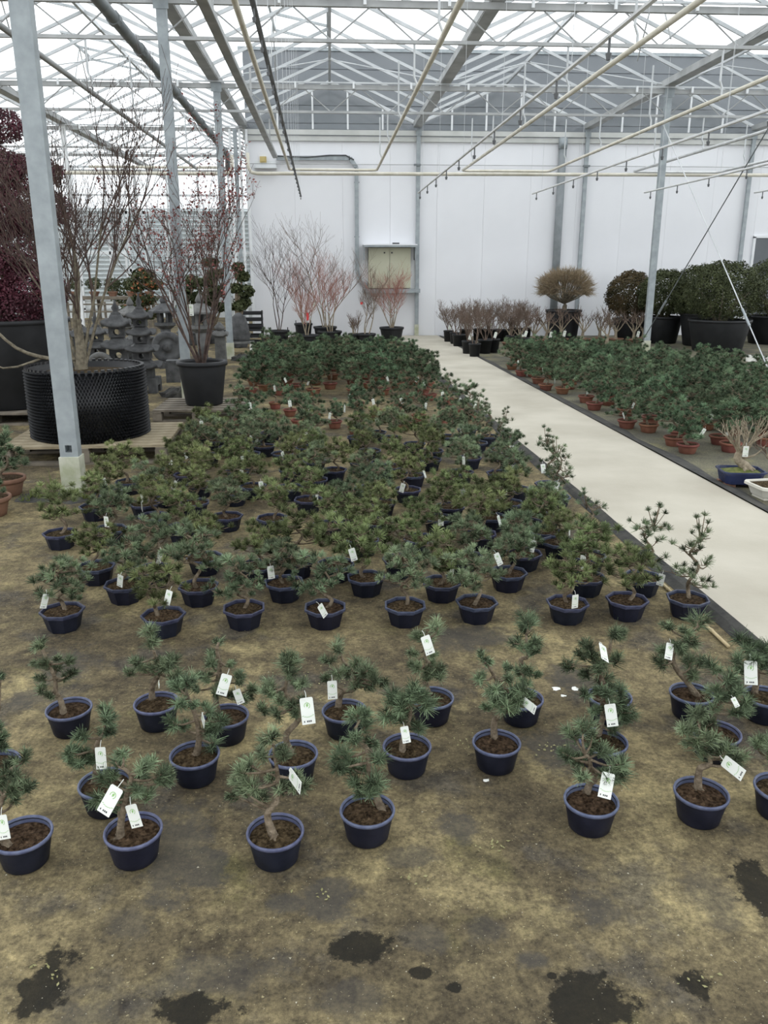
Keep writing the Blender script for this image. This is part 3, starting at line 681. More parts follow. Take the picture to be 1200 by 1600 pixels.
# ------------------------------------------------------------ nearest pines: round blue pots, each measured
OFF = {1: (0, 960), 2: (200, 960), 3: (480, 960), 4: (700, 940), 5: (900, 940)}
NEAR = [
 (1, (107.5, 1106), [(400,620),(385,540),(352,480),(345,390),(300,280),(255,205)], [(250,185,50),(280,310,55),(345,335,50),(430,290,50),(440,375,45),(260,400,40),(250,465,40),(310,505,35),(365,270,30),(225,310,35),(400,400,35)], [], 'with one tuft on a long bare shoot'),
 (1, (244, 1097), [(945,520),(940,480),(985,390),(1000,330),(960,260),(940,150)], [(940,100,55),(935,180,55),(890,330,65),(850,300,50),(960,340,50),(1020,330,55),(1090,290,60),(1110,380,60),(1060,300,50),(800,365,35),(980,300,45),(1140,410,45)], [(990,420,.5,80)], 'with a wide flat crown and a small curled tag'),
 (1, (-10, 1192), [(-40,930),(-30,800)], [(10,770,45),(-40,760,50),(-20,700,40),(20,820,45),(-70,800,50),(-90,720,50),(0,380,35),(-40,360,45)], [], 'half hidden behind the pine with two leaning stems'),
 (1, (35, 1302), [(60,1445),(20,1355),(-10,1260),(20,1140),(60,1080),(70,960)], [(60,1090,70),(140,1060,60),(20,1060,60),(90,1150,55),(150,890,60),(60,950,60),(0,1150,60),(180,1080,50),(-60,1100,70),(-80,1000,60),(100,1000,55),(30,1000,55)], [(5,1255,1,25)], 'with two leaning stems and a narrow strip tag'),
 (1, (164, 1222), [(600,1050),(590,950),(600,820),(640,760)], [(670,600,60),(660,650,60),(680,720,55),(640,740,45),(520,760,60),(430,870,55),(500,930,55),(570,920,50),(470,840,55),(530,860,40),(590,900,45),(450,920,45)], [(625,830,1,12)], 'with an upright tuft and a tag over its rim'),
 (1, (208, 1296), [(750,1390),(765,1270),(800,1100),(825,1000),(770,940)], [(660,1030,75),(610,1150,65),(690,1160,55),(740,1210,50),(720,920,55),(900,960,75),(1010,1000,75),(850,1090,60),(920,1140,60),(790,1120,60),(700,1000,50),(940,930,50),(880,1010,50),(770,870,50),(1030,1040,55)], [(735,1080,1.2,-35),(815,1190,1,30)], 'with a broad sprawling crown and two crossed tags'),
 (2, (304, 1178), [(420,880),(440,790),(430,660),(385,560),(370,500)], [(350,450,80),(310,560,60),(280,680,60),(370,420,50),(560,690,70),(540,800,75),(500,720,55),(510,590,60),(340,700,45),(590,660,50),(410,570,40),(310,450,55)], [(460,630,.8,85)], 'with drooping side tufts and a twisted double stem'),
 (2, (353, 1117), [(560,620),(540,520),(570,340),(555,230),(565,180)], [(570,170,40),(520,250,45),(510,310,50),(540,320,45),(635,310,35),(440,380,40),(490,400,45),(550,480,50),(700,385,45),(770,470,50),(710,540,40),(750,520,40),(600,430,45),(640,500,40),(430,470,35),(690,420,35)], [(620,375,1.1,-25),(675,470,.8,30)], 'with a tall thin leader and moss-yellow soil'),
 (2, (458, 1177), [(1020,860),(985,780),(1060,680),(1050,590),(985,500),(990,420),(1005,330)], [(1010,290,75),(1000,370,65),(1100,430,50),(1050,430,45),(890,450,65),(930,530,55),(840,600,50),(930,620,50),(870,490,50),(1085,540,45),(1040,620,50),(1020,560,45),(1010,250,50)], [(1112,520,1.25,0)], 'with a snaking trunk, bottle-brush top and large tag'),
 (2, (430, 1298), [(920,1390),(870,1260),(930,1170),(935,1060),(930,960),(905,830)], [(880,770,75),(980,880,65),(840,880,65),(760,940,65),(700,990,65),(690,1060,60),(660,1130,45),(770,1070,65),(820,1130,60),(960,1090,60),(900,1020,45),(1050,1020,50),(1100,1070,60),(1040,1080,50),(730,1110,50),(960,860,45)], [(1010,990,1.1,86)], 'with a tiered crown and a flat-lying tag'),
 (3, (538, 1109), [(190,580),(210,530),(250,495),(285,500),(310,440),(290,370),(230,310),(205,240)], [(175,205,55),(130,290,45),(110,400,40),(190,360,55),(300,310,65),(380,350,65),(420,410,65),(470,430,50),(310,430,60),(380,440,55),(250,370,45),(330,370,50)], [(155,415,1,0)], 'with an arched root and a slim hanging tag'),
 (3, (675, 1089), [(760,500),(745,430),(800,410),(770,330),(740,270),(760,180),(790,120)], [(820,80,65),(690,140,50),(750,170,50),(660,240,40),(790,255,35),(670,320,55),(740,350,55),(810,340,55),(830,390,45),(770,300,45),(690,340,45),(740,390,40)], [(735,135,1.05,20)], 'with a zigzag trunk and a tag hung near its top'),
 (3, (636, 1165), [(595,860),(600,780),(640,650),(650,560)], [(670,450,65),(530,510,80),(600,520,70),(740,550,80),(700,500,60),(500,610,75),(570,650,70),(700,700,60),(660,690,50),(590,580,60),(640,600,50),(650,500,55),(550,560,60)], [(605,700,.8,10)], 'with a bushy crown and a crumpled tag'),
 (3, (574, 1264), [(470,1210),(430,1160),(390,1000),(380,870),(330,800),(300,700)], [(310,620,70),(370,700,60),(280,780,65),(400,800,50),(220,880,85),(250,950,75),(330,930,80),(450,900,70),(400,1050,85),(310,1050,70),(450,1080,70),(390,1120,60),(330,1120,50),(200,960,60),(350,620,50)], [], 'with a dense column of blue-green tufts'),
 (4, (776, 1159), [(290,850),(310,790),(365,710),(380,620),(310,510),(240,380)], [(215,345,45),(250,380,35),(190,485,50),(280,550,65),(330,600,70),(400,570,75),(440,620,65),(370,660,65),(460,550,55),(380,480,45),(370,420,40),(240,660,40),(510,590,45),(400,680,45),(310,640,50)], [(470,620,.9,80)], 'standing alone with a slanting trunk'),
 (4, (815, 1090), [(480,590),(475,460),(465,380),(500,340),(485,200)], [(500,120,70),(490,170,60),(440,260,60),(540,260,60),(500,290,50),(500,430,55),(430,440,55),(560,460,35),(480,500,45),(540,310,40),(530,110,50)], [], 'with two stacked pompoms above a crooked stem'),
 (4, (953, 1087), [(1000,580),(960,450),(1010,320),(1020,240)], [(1050,190,65),(1080,200,50),(890,290,65),(840,330,60),(770,390,60),(870,450,55),(960,380,65),(1060,370,60),(980,480,70),(1020,540,65),(900,350,50),(940,430,55)], [(965,270,1.1,-60)], 'with a windswept crown and a white tag on top'),
 (4, (943, 1157), [(930,830),(980,780),(980,700),(960,620)], [(850,570,45),(1000,580,60),(1110,690,80),(1070,640,60),(920,690,50),(1030,800,50),(1090,560,55),(950,560,50),(1020,650,50),(1130,720,60)], [(1010,640,1.1,10)], 'squeezed between neighbours, grey tag on its stem'),
 (4, (924, 1249), [(860,1170),(910,1195),(945,1150),(900,1050),(890,990),(850,940)], [(850,780,70),(790,840,70),(900,830,60),(760,960,75),(830,980,65),(900,900,65),(960,930,65),(830,1100,55),(1070,1020,80),(1080,1100,75),(1010,1100,60),(980,1070,50),(730,950,50),(1050,1060,60)], [(1005,1070,1.1,-8)], 'with forked pale branches and a weathered tag'),
 (5, (1081, 1082), [(770,590),(700,510),(630,430),(600,340),(650,270),(690,230),(760,150)], [(770,115,75),(580,150,50),(690,190,50),(700,250,60),(550,310,60),(530,390,55),(630,270,50),(660,300,50),(720,380,65),(740,450,55),(780,370,55),(570,350,50),(720,460,40)], [(590,260,.9,-30)], 'with a sweeping C-shaped trunk and pale tag'),
 (5, (1120, 1143), [(840,740),(900,700),(930,620),(920,500)], [(860,410,65),(960,470,65),(990,510,60),(880,560,60),(960,570,60),(1060,620,70),(1080,670,60),(860,660,60),(900,600,50),(1000,690,50),(1020,560,50)], [(980,600,.5,40)], 'with a low arching stem, behind the bare-crook pine'),
 (5, (1197, 1087), [(1110,560),(1160,480),(1140,420),(1080,330)], [(1040,230,70),(1090,280,65),(1170,300,65),(1000,370,65),(1030,420,55),(1180,390,65),(1220,330,60),(1100,350,50),(1240,440,60),(1250,300,60),(1130,350,50)], [(1090,370,1.3,10)], 'with an angled thick trunk and long grey tag'),
 (5, (1096, 1237), [(765,1170),(795,1085),(830,1050),(845,1010),(830,940),(790,850)], [(750,690,70),(690,810,70),(760,780,65),(830,760,60),(770,870,75),(720,880,55),(850,860,60),(800,950,70),(940,940,75),(1000,970,75),(970,1000,60),(880,920,60),(780,720,55)], [(920,990,1.1,75)], 'with a bare crook of trunk and an edge-on tag'),
 (5, (1222, 1230), [(1240,1160),(1230,1000)], [(1130,890,55),(1200,880,60),(1260,900,70),(1280,960,70),(1230,970,60),(1300,860,60)], [], 'partly cut off beside the pine with the bare crook'),
]
rng = np.random.default_rng(11); RN = random.Random(21)
for ci, rim, trunk, tf, tags, desc in NEAR:
    ox, oy = OFF[ci]; a_, b_, c_, R, hh, sz = POTS['round']
    pc = onz(rim[0], rim[1], hh); root = Vector((pc.x, pc.y, 0))
    t = potted('round', root, 'pine in round blue pot ' + desc, 'bonsai', 'pines in round blue pots', rz=RN.uniform(0, 6))
    t['label'] = t['label'][:]
    Pw = lambda x, y, dy=0.0: ony(ox + x / 4, oy + y / 4, pc.y + dy) - root
    b0 = onz(ox + trunk[0][0] / 4, oy + trunk[0][1] / 4, sz) - root
    lim = R * .72
    if Vector((b0.x, b0.y)).length > lim: s_ = lim / Vector((b0.x, b0.y)).length; b0.x *= s_; b0.y *= s_
    pts = [Vector((b0.x, b0.y, sz - .012))]
    for i, (x, y) in enumerate(trunk):
        if i == 0: continue
        k = i / max(1, len(trunk) - 1); p = Pw(x, y); p.y = b0.y * (1 - k) + RN.uniform(-.012, .012); p.z = max(p.z, sz + .01); pts.append(p)
    sp = smooth_pts(pts, 4); nn = len(sp)
    tm = MB(); tm.tube(sp, [0.0125 * (1 - .68 * i / nn) + (.006 if i == 0 else .0015 if i < 3 else 0) for i in range(nn)], 7)
    for a0 in range(4):      # root flare
        an = a0 * 1.57 + RN.random(); tm.tube([sp[1] , sp[0] + Vector((math.cos(an) * .022, math.sin(an) * .022, .008)), sp[0] + Vector((math.cos(an) * .035, math.sin(an) * .035, .002))], [.008, .005, .002], 5)
    TU = []; px2m = mpp(pc) / 4
    for (x, y, r) in tf:
        cpt = Pw(x, y, RN.uniform(-.045, .045)); cpt.z = max(cpt.z, sz + .03)
        cand = sp[max(2, nn // 4):]; q = min(cand, key=lambda v: (v - cpt).length + max(0, v.z - cpt.z) * .8)
        mid = q.lerp(cpt, .55) + Vector((RN.uniform(-.008, .008), RN.uniform(-.008, .008), -.008))
        rw = r * px2m
        br = smooth_pts([q, mid, cpt], 3); tm.tube(br, [.0050 * (1 - .65 * i / len(br)) for i in range(len(br))], 5)
        ax = (cpt - mid).normalized() * .6 + Vector((RN.uniform(-.25, .25), RN.uniform(-.25, .25), .75))
        TU.append((cpt, ax, rw * 1.25))
        for k in range(3):
            o2 = Vector((RN.uniform(-1, 1), RN.uniform(-1, 1), RN.uniform(-.5, .7))) * rw * .62
            c2 = cpt + o2; c2.z = max(c2.z, sz + .02); tm.tube([mid.lerp(cpt, .6), c2], [.0024, .0014], 4)
            TU.append((c2, ax * .5 + o2.normalized() + Vector((0, 0, .35)), rw * RN.uniform(.75, 1.0)))
    put(tm.mesh('trunk', 'bark', True), 'trunk', t)
    put(needle_tufts('foliage', TU, 74, 0.0023, 'needle', rng), 'foliage', t)
    for (x, y, sc, tilt) in tags:
        q = Pw(x, y, -.05); tg = put(TAG, 'price_tag', t, q); tg.scale = (sc * .88,) * 3
        tg.rotation_euler = (math.radians(RN.uniform(-12, 8) - 20 if abs(tilt) < 60 else -60), math.radians(-tilt * (.6 if abs(tilt) < 70 else .95)), math.radians(RN.uniform(-25, 25)))

# ------------------------------------------------------------ pine forms shared by the rows
def gen_pine(seed, hgt, spread, nbr, per, rt, n, wdt, m, bark='bark', base_z=0.085, leggy=0.0, tr=0.011, sep=0.85, pad=0.35):
    r = random.Random(seed); g = np.random.default_rng(seed)
    pts = [Vector((r.uniform(-.02, .02), r.uniform(-.02, .02), base_z - .012))]; a = r.uniform(0, 6.28); x = pts[0].x; y = pts[0].y
    k = 6
    for i in range(1, k + 1):
        a += r.uniform(1.2, 2.6); am = hgt * r.uniform(.06, .16) * (1 - .35 * i / k)
        pts.append(Vector((x + am * math.cos(a), y + am * math.sin(a), base_z + hgt * i / k * (.86 + .12 * leggy))))
    sp = smooth_pts(pts, 3); nn = len(sp); tm = MB()
    tm.tube(sp, [tr * (1 - .7 * i / nn) + (tr * .5 if i == 0 else 0) for i in range(nn)], 6)
    TU = []
    for b in range(nbr):
        f = (.22 if pad < .5 else .36) + (.74 if pad < .5 else .62) * (b + r.random()) / nbr
        q = sp[min(nn - 1, int(f * nn))]; an = b * 2.4 + r.uniform(-.6, .6)
        ln = spread * (1.12 - .75 * f) * r.uniform(.6, 1.1)
        e = q + Vector((math.cos(an) * ln, math.sin(an) * ln, hgt * r.uniform(-.06, .12)))
        md = q.lerp(e, .5) + Vector((r.uniform(-.01, .01), r.uniform(-.01, .01), r.uniform(-.02, .0)))
        br = smooth_pts([q, md, e], 2); tm.tube(br, [tr * .42 * (1 - .6 * i / len(br)) for i in range(len(br))], 4)
        for j in range(per):
            t_ = r.uniform(pad, 1.05); c = q.lerp(e, t_) + Vector((r.gauss(0, .38), r.gauss(0, .38), abs(r.gauss(0, .25)))) * rt * 1.9
            c.z = max(c.z, base_z + .035); fr_ = q.lerp(e, min(1, t_))
            if (c - fr_).length > rt * .5: tm.tube([fr_, c], [.0022, .0014], 3, cap=False)
            TU.append((c, Vector((r.uniform(-.6, .6) + math.cos(an) * .4, r.uniform(-.6, .6) + math.sin(an) * .4, .9)), rt * r.uniform(.75, 1.2)))
    top = sp[-1]
    for j in range(per + 2):
        c = top + Vector((r.gauss(0, .5), r.gauss(0, .5), r.uniform(-.8, .9))) * rt * 1.2
        TU.append((c, Vector((r.uniform(-.4, .4), r.uniform(-.4, .4), 1)), rt * r.uniform(.8, 1.2)))
    if leggy:
        for j in range(5):
            c = top + Vector((r.uniform(-.05, .05), r.uniform(-.05, .05), r.uniform(.01, .10) * leggy + .02)); tm.tube([top - Vector((0, 0, .03)), c], [.003, .002], 4); TU.append((c, (r.uniform(-.3, .3), r.uniform(-.3, .3), 1), rt * .8))
    keep = []
    for q in TU:      # tufts stand apart from each other like little brushes
        if all((q[0] - k_[0]).length > rt * sep for k_ in keep): keep.append(q)
    return tm.mesh('trunk', bark, True), needle_tufts('foliage', keep, n, wdt, m, g, (0.2, 1.6), (-0.25, 0.08))
OCTF = [gen_pine(100 + i, [.27, .30, .24, .31, .28, .26][i % 6], [.15, .17, .18, .14][i % 4], 10, 17, .037, 95, .0031, ['needle', 'needle_olive', 'needle_olive'][i % 3], sep=1.1, pad=.65) for i in range(14)]
LEGGY = [gen_pine(150 + i, .33, .11, 9, 9, .034, 64, .0026, 'needle', leggy=1.0, sep=1.15) for i in range(4)]
TSF = [gen_pine(200 + i, [.30, .26, .34][i % 3], .14, 9, 10, .037, 84, .0035, 'needle_green', base_z=.07, sep=1.1) for i in range(8)]
BIGF = [gen_pine(230 + i, [.44, .50, .41, .46][i % 4], .22, 15, 19, .047, 90, .0044, 'needle_green', base_z=.08, tr=.014, sep=1.1) for i in range(8)]
TRF = [gen_pine(260 + i, [.36, .32, .40, .35][i % 4], .22, 13, 18, .044, 92, .0037, 'needle_green', base_z=.08, tr=.014, sep=1.15) for i in range(10)]

def row_pine(kind, forms, loc, label, group, sc=1.0, tagp=.5, idx=None, notag_label=None, potsc=None):
    f = forms[RN.randrange(len(forms)) if idx is None else idx]
    has = RN.random() < tagp
    t = potted(kind, loc, label if has or notag_label is None else notag_label, 'bonsai', group, rz=RN.uniform(-.25, .25), sc=potsc or 1.0)
    an = RN.uniform(0, 6.28); ti = RN.uniform(-.08, .08)
    for me, nm in zip(f, ('trunk', 'foliage')):
        o = put(me, nm, t, (0, 0, 0), an); o.scale = (sc, sc, sc * RN.uniform(.95, 1.05) if False else sc)
    if has:
        a = RN.uniform(-2.6, -.5); rad = RN.uniform(.09, .13) * sc; z = RN.uniform(.16, .27) * sc
        tg = put(TAG, 'price_tag', t, (math.cos(a) * rad, math.sin(a) * rad - .03, z))
        tg.rotation_euler = (RN.uniform(-.35, .1), RN.uniform(-.5, .5), RN.uniform(-1.2, 1.2)); tg.scale = (.88,) * 3
    return t

# ------------------------------------------------------------ octagonal blue pots in rows
FRONT = [(97,952),(255,959),(381,948),(508,947),(633,944),(745,939),(887,940),(980,935),(1075,933)]
ORD = ['ninth', 'eighth', 'seventh', 'sixth', 'fifth', 'fourth', 'third', 'second', 'first']
for i, (x, y) in enumerate(FRONT):
    p = onz(x, y, .1); p.z = 0
    row_pine('oct', OCTF if i < 8 else LEGGY, p, 'small pine in the front row of octagonal blue pots, %s from the path' % ORD[i], 'pines in octagonal blue pots', 1.0 if i < 8 else 1.05, 1.0 if i in (0, 1, 3, 6) else 0.0)
MIDS = [(194,911),(310,914),(150,883),(240,888),(320,869),(172,825),(240,805),(226,786),(172,768),(285,822),(262,770),(280,724),(292,740),(312,756),
 (444,908),(402,882),(463,874),(525,879),(572,900),(355,805),(366,768),(513,819),(540,803),(567,841),(591,814),(453,760),(492,748),(455,733),(482,779),(522,733),(425,808),(395,758),(578,703),(372,735),
 (690,908),(794,893),(819,863),(626,873),(727,868),(750,832),(656,840),(685,808),(767,806),(795,784),(645,741),(704,790),(720,736),(850,828),(852,806),(795,718),(857,755),(780,738),(610,728),(805,762),
 (916,900),(1004,900),(919,866),(873,845)]
EDGE = {(1004,900),(919,866),(857,755)}
placed = [onz(x, y, .1) for x, y in FRONT + MIDS]
def oct_labels(p):
    a = 'just behind the front row' if p.y < 4.7 else 'middle rows' if p.y < 6.6 else 'rows next to terracotta pots'
    b = 'path side' if p.x > .9 else 'lantern side' if p.x < -.6 else 'centre'
    return ['%s pine in octagonal blue pot, %s, %s' % (w_, a, b) for w_ in ('tagged', 'untagged')]
for x, y in MIDS:
    p = onz(x, y, .1); p.z = 0
    e = (x, y) in EDGE
    row_pine('oct', LEGGY if e else OCTF, p, oct_labels(p)[0], 'pines in octagonal blue pots', RN.uniform(.9, 1.08), .5, notag_label=oct_labels(p)[1])
# the tightly filled rest of that block, rows further back
yy = 5.0; k = 0
while yy < 8.3:
    xl = -1.72 + .05 * (k % 2) + (.18 * (yy - 5.4) if yy > 5.4 else 0); xl = max(xl, -1.75)
    if yy > 7.2: xl = -1.25
    xr = 1.99 - .025 * (yy - 2.2) - .22
    x = xl + (.13 if k % 2 else 0)
    while x < xr:
        q = Vector((x + RN.uniform(-.05, .05), yy + RN.uniform(-.06, .06), 0))
        if all((Vector((q.x, q.y)) - Vector((a.x, a.y))).length > .30 for a in placed):
            placed.append(q); near_path = x > xr - .25
            row_pine('oct', LEGGY if near_path and RN.random() < .7 else OCTF, q, oct_labels(q)[0], 'pines in octagonal blue pots', RN.uniform(.92, 1.1), .4, notag_label=oct_labels(q)[1])
        x += .33
    yy += .32; k += 1
# small terracotta pots behind them
TS = [(453,639),(466,655),(390,668),(399,657),(376,655),(523,657),(555,666),(587,640),(631,660),(654,647),(691,652),(714,638),(673,615),(415,602),(498,605),(536,598),(600,605),(466,616),(492,647),(430,628),(560,628),(620,630),(640,615),(735,645),(700,622)]
for i, (x, y) in enumerate(TS):
    p = onz(x, y, .085); p.z = 0
    if i in (13, 14, 15, 16, 17): continue
    row_pine('terra_s', TSF, p, 'little tagged pine in a small terracotta pot behind the blue-potted rows', 'pines in small terracotta pots', RN.uniform(.95, 1.25), .6, notag_label='little untagged pine in a small terracotta pot behind the blue-potted rows')
# taller green pines filling the back of the bed
yy = 11.35; k = 0
while yy < 14.7:
    xl = -1.15 + .02 * (yy - 11); xr = 1.99 - .025 * (yy - 2.2) - .30
    x = xl + (.22 if k % 2 else 0)
    while x < xr:
        p = Vector((x + RN.uniform(-.06, .06), yy + RN.uniform(-.07, .07), 0))
        fr = yy < 11.8
        row_pine('terra', BIGF, p, 'bushy green terracotta-potted pine in the back block, %s, %s' % ('front row' if fr else 'middle rows' if yy < 13.4 else 'rows by the wall shrubs', 'path side' if x > .8 else 'lantern side' if x < -.3 else 'centre'), 'bushy pines at the back of the bed', RN.uniform(.92, 1.15), .3 if fr else .08)
        x += .47
    yy += .52; k += 1
# ------------------------------------------------------------ terracotta pots across the path
RB = [(800,569),(815,579),(833,580),(841,590),(853,600),(879,605),(916,618),(929,629),(890,598),(951,622),(978,638),(980,656),(1014,662),(1054,682),(1075,693),(1017,650),(1125,680),(1142,691),(1062,672),(1104,658),(1196,682)]
pr_ = []
for x, y in RB:
    p = onz(x, y, .09); p.z = 0; pr_.append(p)
    row_pine('terra', TRF, p, 'round green tagged pine in a terracotta pot along the edge facing the path', 'pines in terracotta pots across the path', RN.uniform(.9, 1.1), .5, notag_label='round green untagged pine in a terracotta pot along the edge facing the path')
yy = 7.9; k = 0
while yy < 15.4:
    xl = 3.13 - .025 * (yy - 2.2) + .62; xr = min(7.2, 3.2 + (yy - 5.6) * .85, 7.2 if yy < 11.2 else 7.2 - (yy - 11.2) * .55)
    x = xl + (.2 if k % 2 else 0)
    while x < xr:
        q = Vector((x + RN.uniform(-.05, .05), yy + RN.uniform(-.06, .06), 0))
        if all((q - a).length > .32 for a in pr_) and all(math.hypot(q.x - X0 - 2 * W, q.y - cy) > .42 for cy in ROWS):
            row_pine('terra', TRF, q, 'round green pine in the terracotta bed, %s, %s' % ('near end' if yy < 9.6 else 'middle rows' if yy < 12.2 else 'white wall end', 'path side' if x < 4.4 else 'middle' if x < 5.7 else 'big tub side'), 'pines in terracotta pots across the path', RN.uniform(.95, 1.15), .12)
            pr_.append(q)
        x += .40
    yy += .41; k += 1
# two brown pots at the left margin
for (x, y, lb, sc, s2) in ((8, 745, 'pine in a wide brown clay pot near the corner of the pallet', 1.0, 1.35), (-18, 775, 'brown clay pot with pine standing in front of the other brown pot', 1.0, .9)):
    p = onz(x, y, .14); p.z = 0
    t = potted('old', p, lb, 'bonsai', name='potted_pine')
    f = BIGF[2]
    for me, nm in zip(f, ('trunk', 'foliage')): o = put(me, nm, t, (0, 0, .04), 1.0); o.scale = (s2 * .72,) * 3

# ------------------------------------------------------------ bare shrubs and trees
def bare_tree(seed, stems, height, cone, depth_, r0, m, kids=(3, 3, 3), wig=.18, start=(0, 0, 0), base_sp=.03, tmul=.72, upl=.25, shrink=(.45, .65), steps=4):
    r = random.Random(seed); big = MB(); fine = MB(); tips = []
    def grow(p, d, ln, rad, lv):
        pts = [p]; q = p.copy(); dd = d.copy()
        for i in range(steps):
            dd = (dd + Vector((r.gauss(0, wig), r.gauss(0, wig), r.gauss(0, wig) * .5 + upl * .3))).normalized(); q = q + dd * ln / steps; pts.append(q.copy())
        tgt = big if lv == 0 else fine
        tgt.tube(pts, [max(.0018, rad * (1 - .55 * i / steps)) for i in range(steps + 1)], 6 if lv == 0 else 3, cap=False)
        if lv >= depth_: tips.extend(pts[1:]); return
        for k in range(kids[min(lv, len(kids) - 1)]):
            f = r.uniform(.35, 1.0); i = min(steps - 1, int(f * steps)); b = pts[i].lerp(pts[i + 1], f * steps - i)
            an = r.uniform(0, 6.28); sd = Vector((math.cos(an), math.sin(an), r.uniform(-.1, .5)))
            grow(b, (dd * 1.0 + sd * r.uniform(.5, .95)).normalized(), ln * r.uniform(*shrink), rad * .55, lv + 1)
        grow(pts[-1], dd, ln * r.uniform(*shrink), rad * .45, lv + 1)
    for s in range(stems):
        an = 6.28 * s / stems + r.uniform(-.5, .5); c = cone * r.uniform(.3, 1.0)
        p = Vector(start) + Vector((math.cos(an), math.sin(an), 0)) * base_sp * r.random()
        grow(p, Vector((math.cos(an) * math.sin(c), math.sin(an) * math.sin(c), math.cos(c))), height * r.uniform(.42, .6), r0 * r.uniform(.7, 1), 0)
    return big, fine, tips
def tub(R0, R1, hh, t, m='pot_black', n=32, lip=.02, handles=False, soil='soil'):
    p = MB().lathe([(R0 * .96, 0), (R0, .015), (R1, hh - .05), (R1, hh), (R1 - .02, hh), (R1 - .03, hh - .08)], n).build('tub', m, t, True)
    MB().lathe([(R1 - .005, hh - .05), (R1 + lip, hh - .045), (R1 + lip, hh), (R1 - .02, hh + .004), (R1 - .03, hh - .02)], n, capb=False).build('rim', m, p, True)
    if handles:
        for s in (-1, 1): MB().tube([(s * R1 * .9, -.05, hh), (s * R1 * .9, -.05, hh + .06), (s * R1 * .9, .05, hh + .06), (s * R1 * .9, .05, hh)], .008, 5).build('handle', m, p)
    q = MB(); q.lathe([(R1 - .03, hh - .07), (R1 * .6, hh - .045), (R1 * .25, hh - .03), (0.01, hh - .03)], 20, capb=False).build('soil', soil, t, True)
def shrub(name, lab, cat, loc, R0, R1, hh, tree, mats=('bark_grey', 'twig_dark'), group=None, handles=False, soil='soil', m='pot_black'):
    t = thing(name, lab, cat, loc, 0, group); tub(R0, R1, hh, t, m, handles=handles, soil=soil)
    b, f, tips = tree
    b.build('stems', mats[0], t, True, (0, 0, hh - .05)); f.build('twigs', mats[1], t, False, (0, 0, hh - .05))
    return t, tips
def pallet(loc, wx, wy, hh, lab, rz=0.0, nb=6, m='wood', gap=.35):
    t = thing('pallet', lab, 'pallet', loc, rz); bw = wy / nb
    me = MB().box((0, 0, 0), (wx, bw * (1 - gap * .5), .022)).mesh('board', m)
    for i in range(nb): put(me, 'board', t, (0, -wy / 2 + bw * (i + .5), hh - .011))
    rn = MB().box((0, 0, 0), (.09, wy, .022)).mesh('stringer_board', 'wood_grey'); bl = MB().box((0, 0, 0), (.10, .12, hh - .066)).mesh('block', 'wood_grey')
    for x in (-wx / 2 + .05, 0, wx / 2 - .05):
        put(rn, 'stringer_board', t, (x, 0, hh - .033)); 
        for y in (-wy / 2 + .06, 0, wy / 2 - .06): put(bl, 'block', t, (x, y, (hh - .044) / 2 + .011))
    b2 = MB().box((0, 0, 0), (wx, .10, .022)).mesh('base_board', 'wood_grey')
    for y in (-wy / 2 + .06, 0, wy / 2 - .06): put(b2, 'base_board', t, (0, y, .011))
    return t
G = np.random.default_rng(77)
# --- dimpled black container on its pallet
fz = .17; fp = onz(138, 694, fz); AR = 83 * mpp(fp + Vector((0, .6, 0))); ac = Vector((ony(140, 640, fp.y + AR * .97).x, fp.y + AR * .97, fz)); ah = .63
pallet((ac.x + .06, ac.y - .02, 0), AR * 2 + .42, AR * 2 + .12, fz, 'weathered wooden pallet carrying the dimpled black container', rz=.03, nb=9)
t = thing('dimpled_container', 'wide black dimpled root-pruning container with a bare maple, on a pallet', 'planter', ac)
MB().lathe([(AR, 0), (AR, ah), (AR - .015, ah), (AR - .015, ah - .15)], 72).build('wall', 'air_pot', t, True)
q = MB(); ROW, CO = 22, 112
for i in range(ROW):
    z = (i + .5) * ah / ROW
    for j in range(CO):
        a = 2 * PI * (j + .5 * (i % 2)) / CO; da = PI / CO * .62; dz = ah / ROW * .62; ro = AR + .001; rp = AR + .034
        q.add([(ro * math.cos(a - da), ro * math.sin(a - da), z), (ro * math.cos(a), ro * math.sin(a), z - dz), (ro * math.cos(a + da), ro * math.sin(a + da), z), (ro * math.cos(a), ro * math.sin(a), z + dz), (rp * math.cos(a), rp * math.sin(a), z)], [(0, 1, 4), (1, 2, 4), (2, 3, 4), (3, 0, 4)])
stuff(q.build('dimples', 'air_pot', t))
q = MB()
for j in range(CO // 2):
    a = 2 * PI * j / (CO / 2); q.box((AR * math.cos(a), AR * math.sin(a), ah + .008), (.03, .03, .022), a)
stuff(q.build('rim_teeth', 'air_pot', t))
MB().lathe([(AR - .02, ah - .06), (AR * .5, ah - .03), (.01, ah - .02)], 30, capb=False).build('soil', 'soil', t, True)
b, f, tips = bare_tree(5, 7, 2.45, .36, 3, .017, 'bark_grey', kids=(6, 5, 3), wig=.12, base_sp=.05, upl=.35)
b.tube(smooth_pts([(0, 0, -.1), (.03, 0, .2), (.01, .02, .5), (.06, .02, .85), (.03, 0, 1.25)], 3), [.07, .062, .055, .05, .045, .04, .036, .031, .026, .021, .016, .012, .008], 8)
low_ = [(0, 0, .1), (-.25, -.1, .12), (-.5, -.15, .22), (-.75, -.1, .45), (-.95, -.05, .62)]
b.tube(smooth_pts(low_, 3), [.022 * (1 - i / 18) for i in range(13)], 6); b.tube(smooth_pts([(-.3, -.1, .12), (-.6, -.25, .05), (-.9, -.3, .25)], 3), [.012 * (1 - i / 10) for i in range(7)], 5)
b.build('stems', 'bark_grey', t, True, (-.05, 0, ah - .03)); f.build('twigs', 'twig_dark', t, False, (-.05, 0, ah - .03))
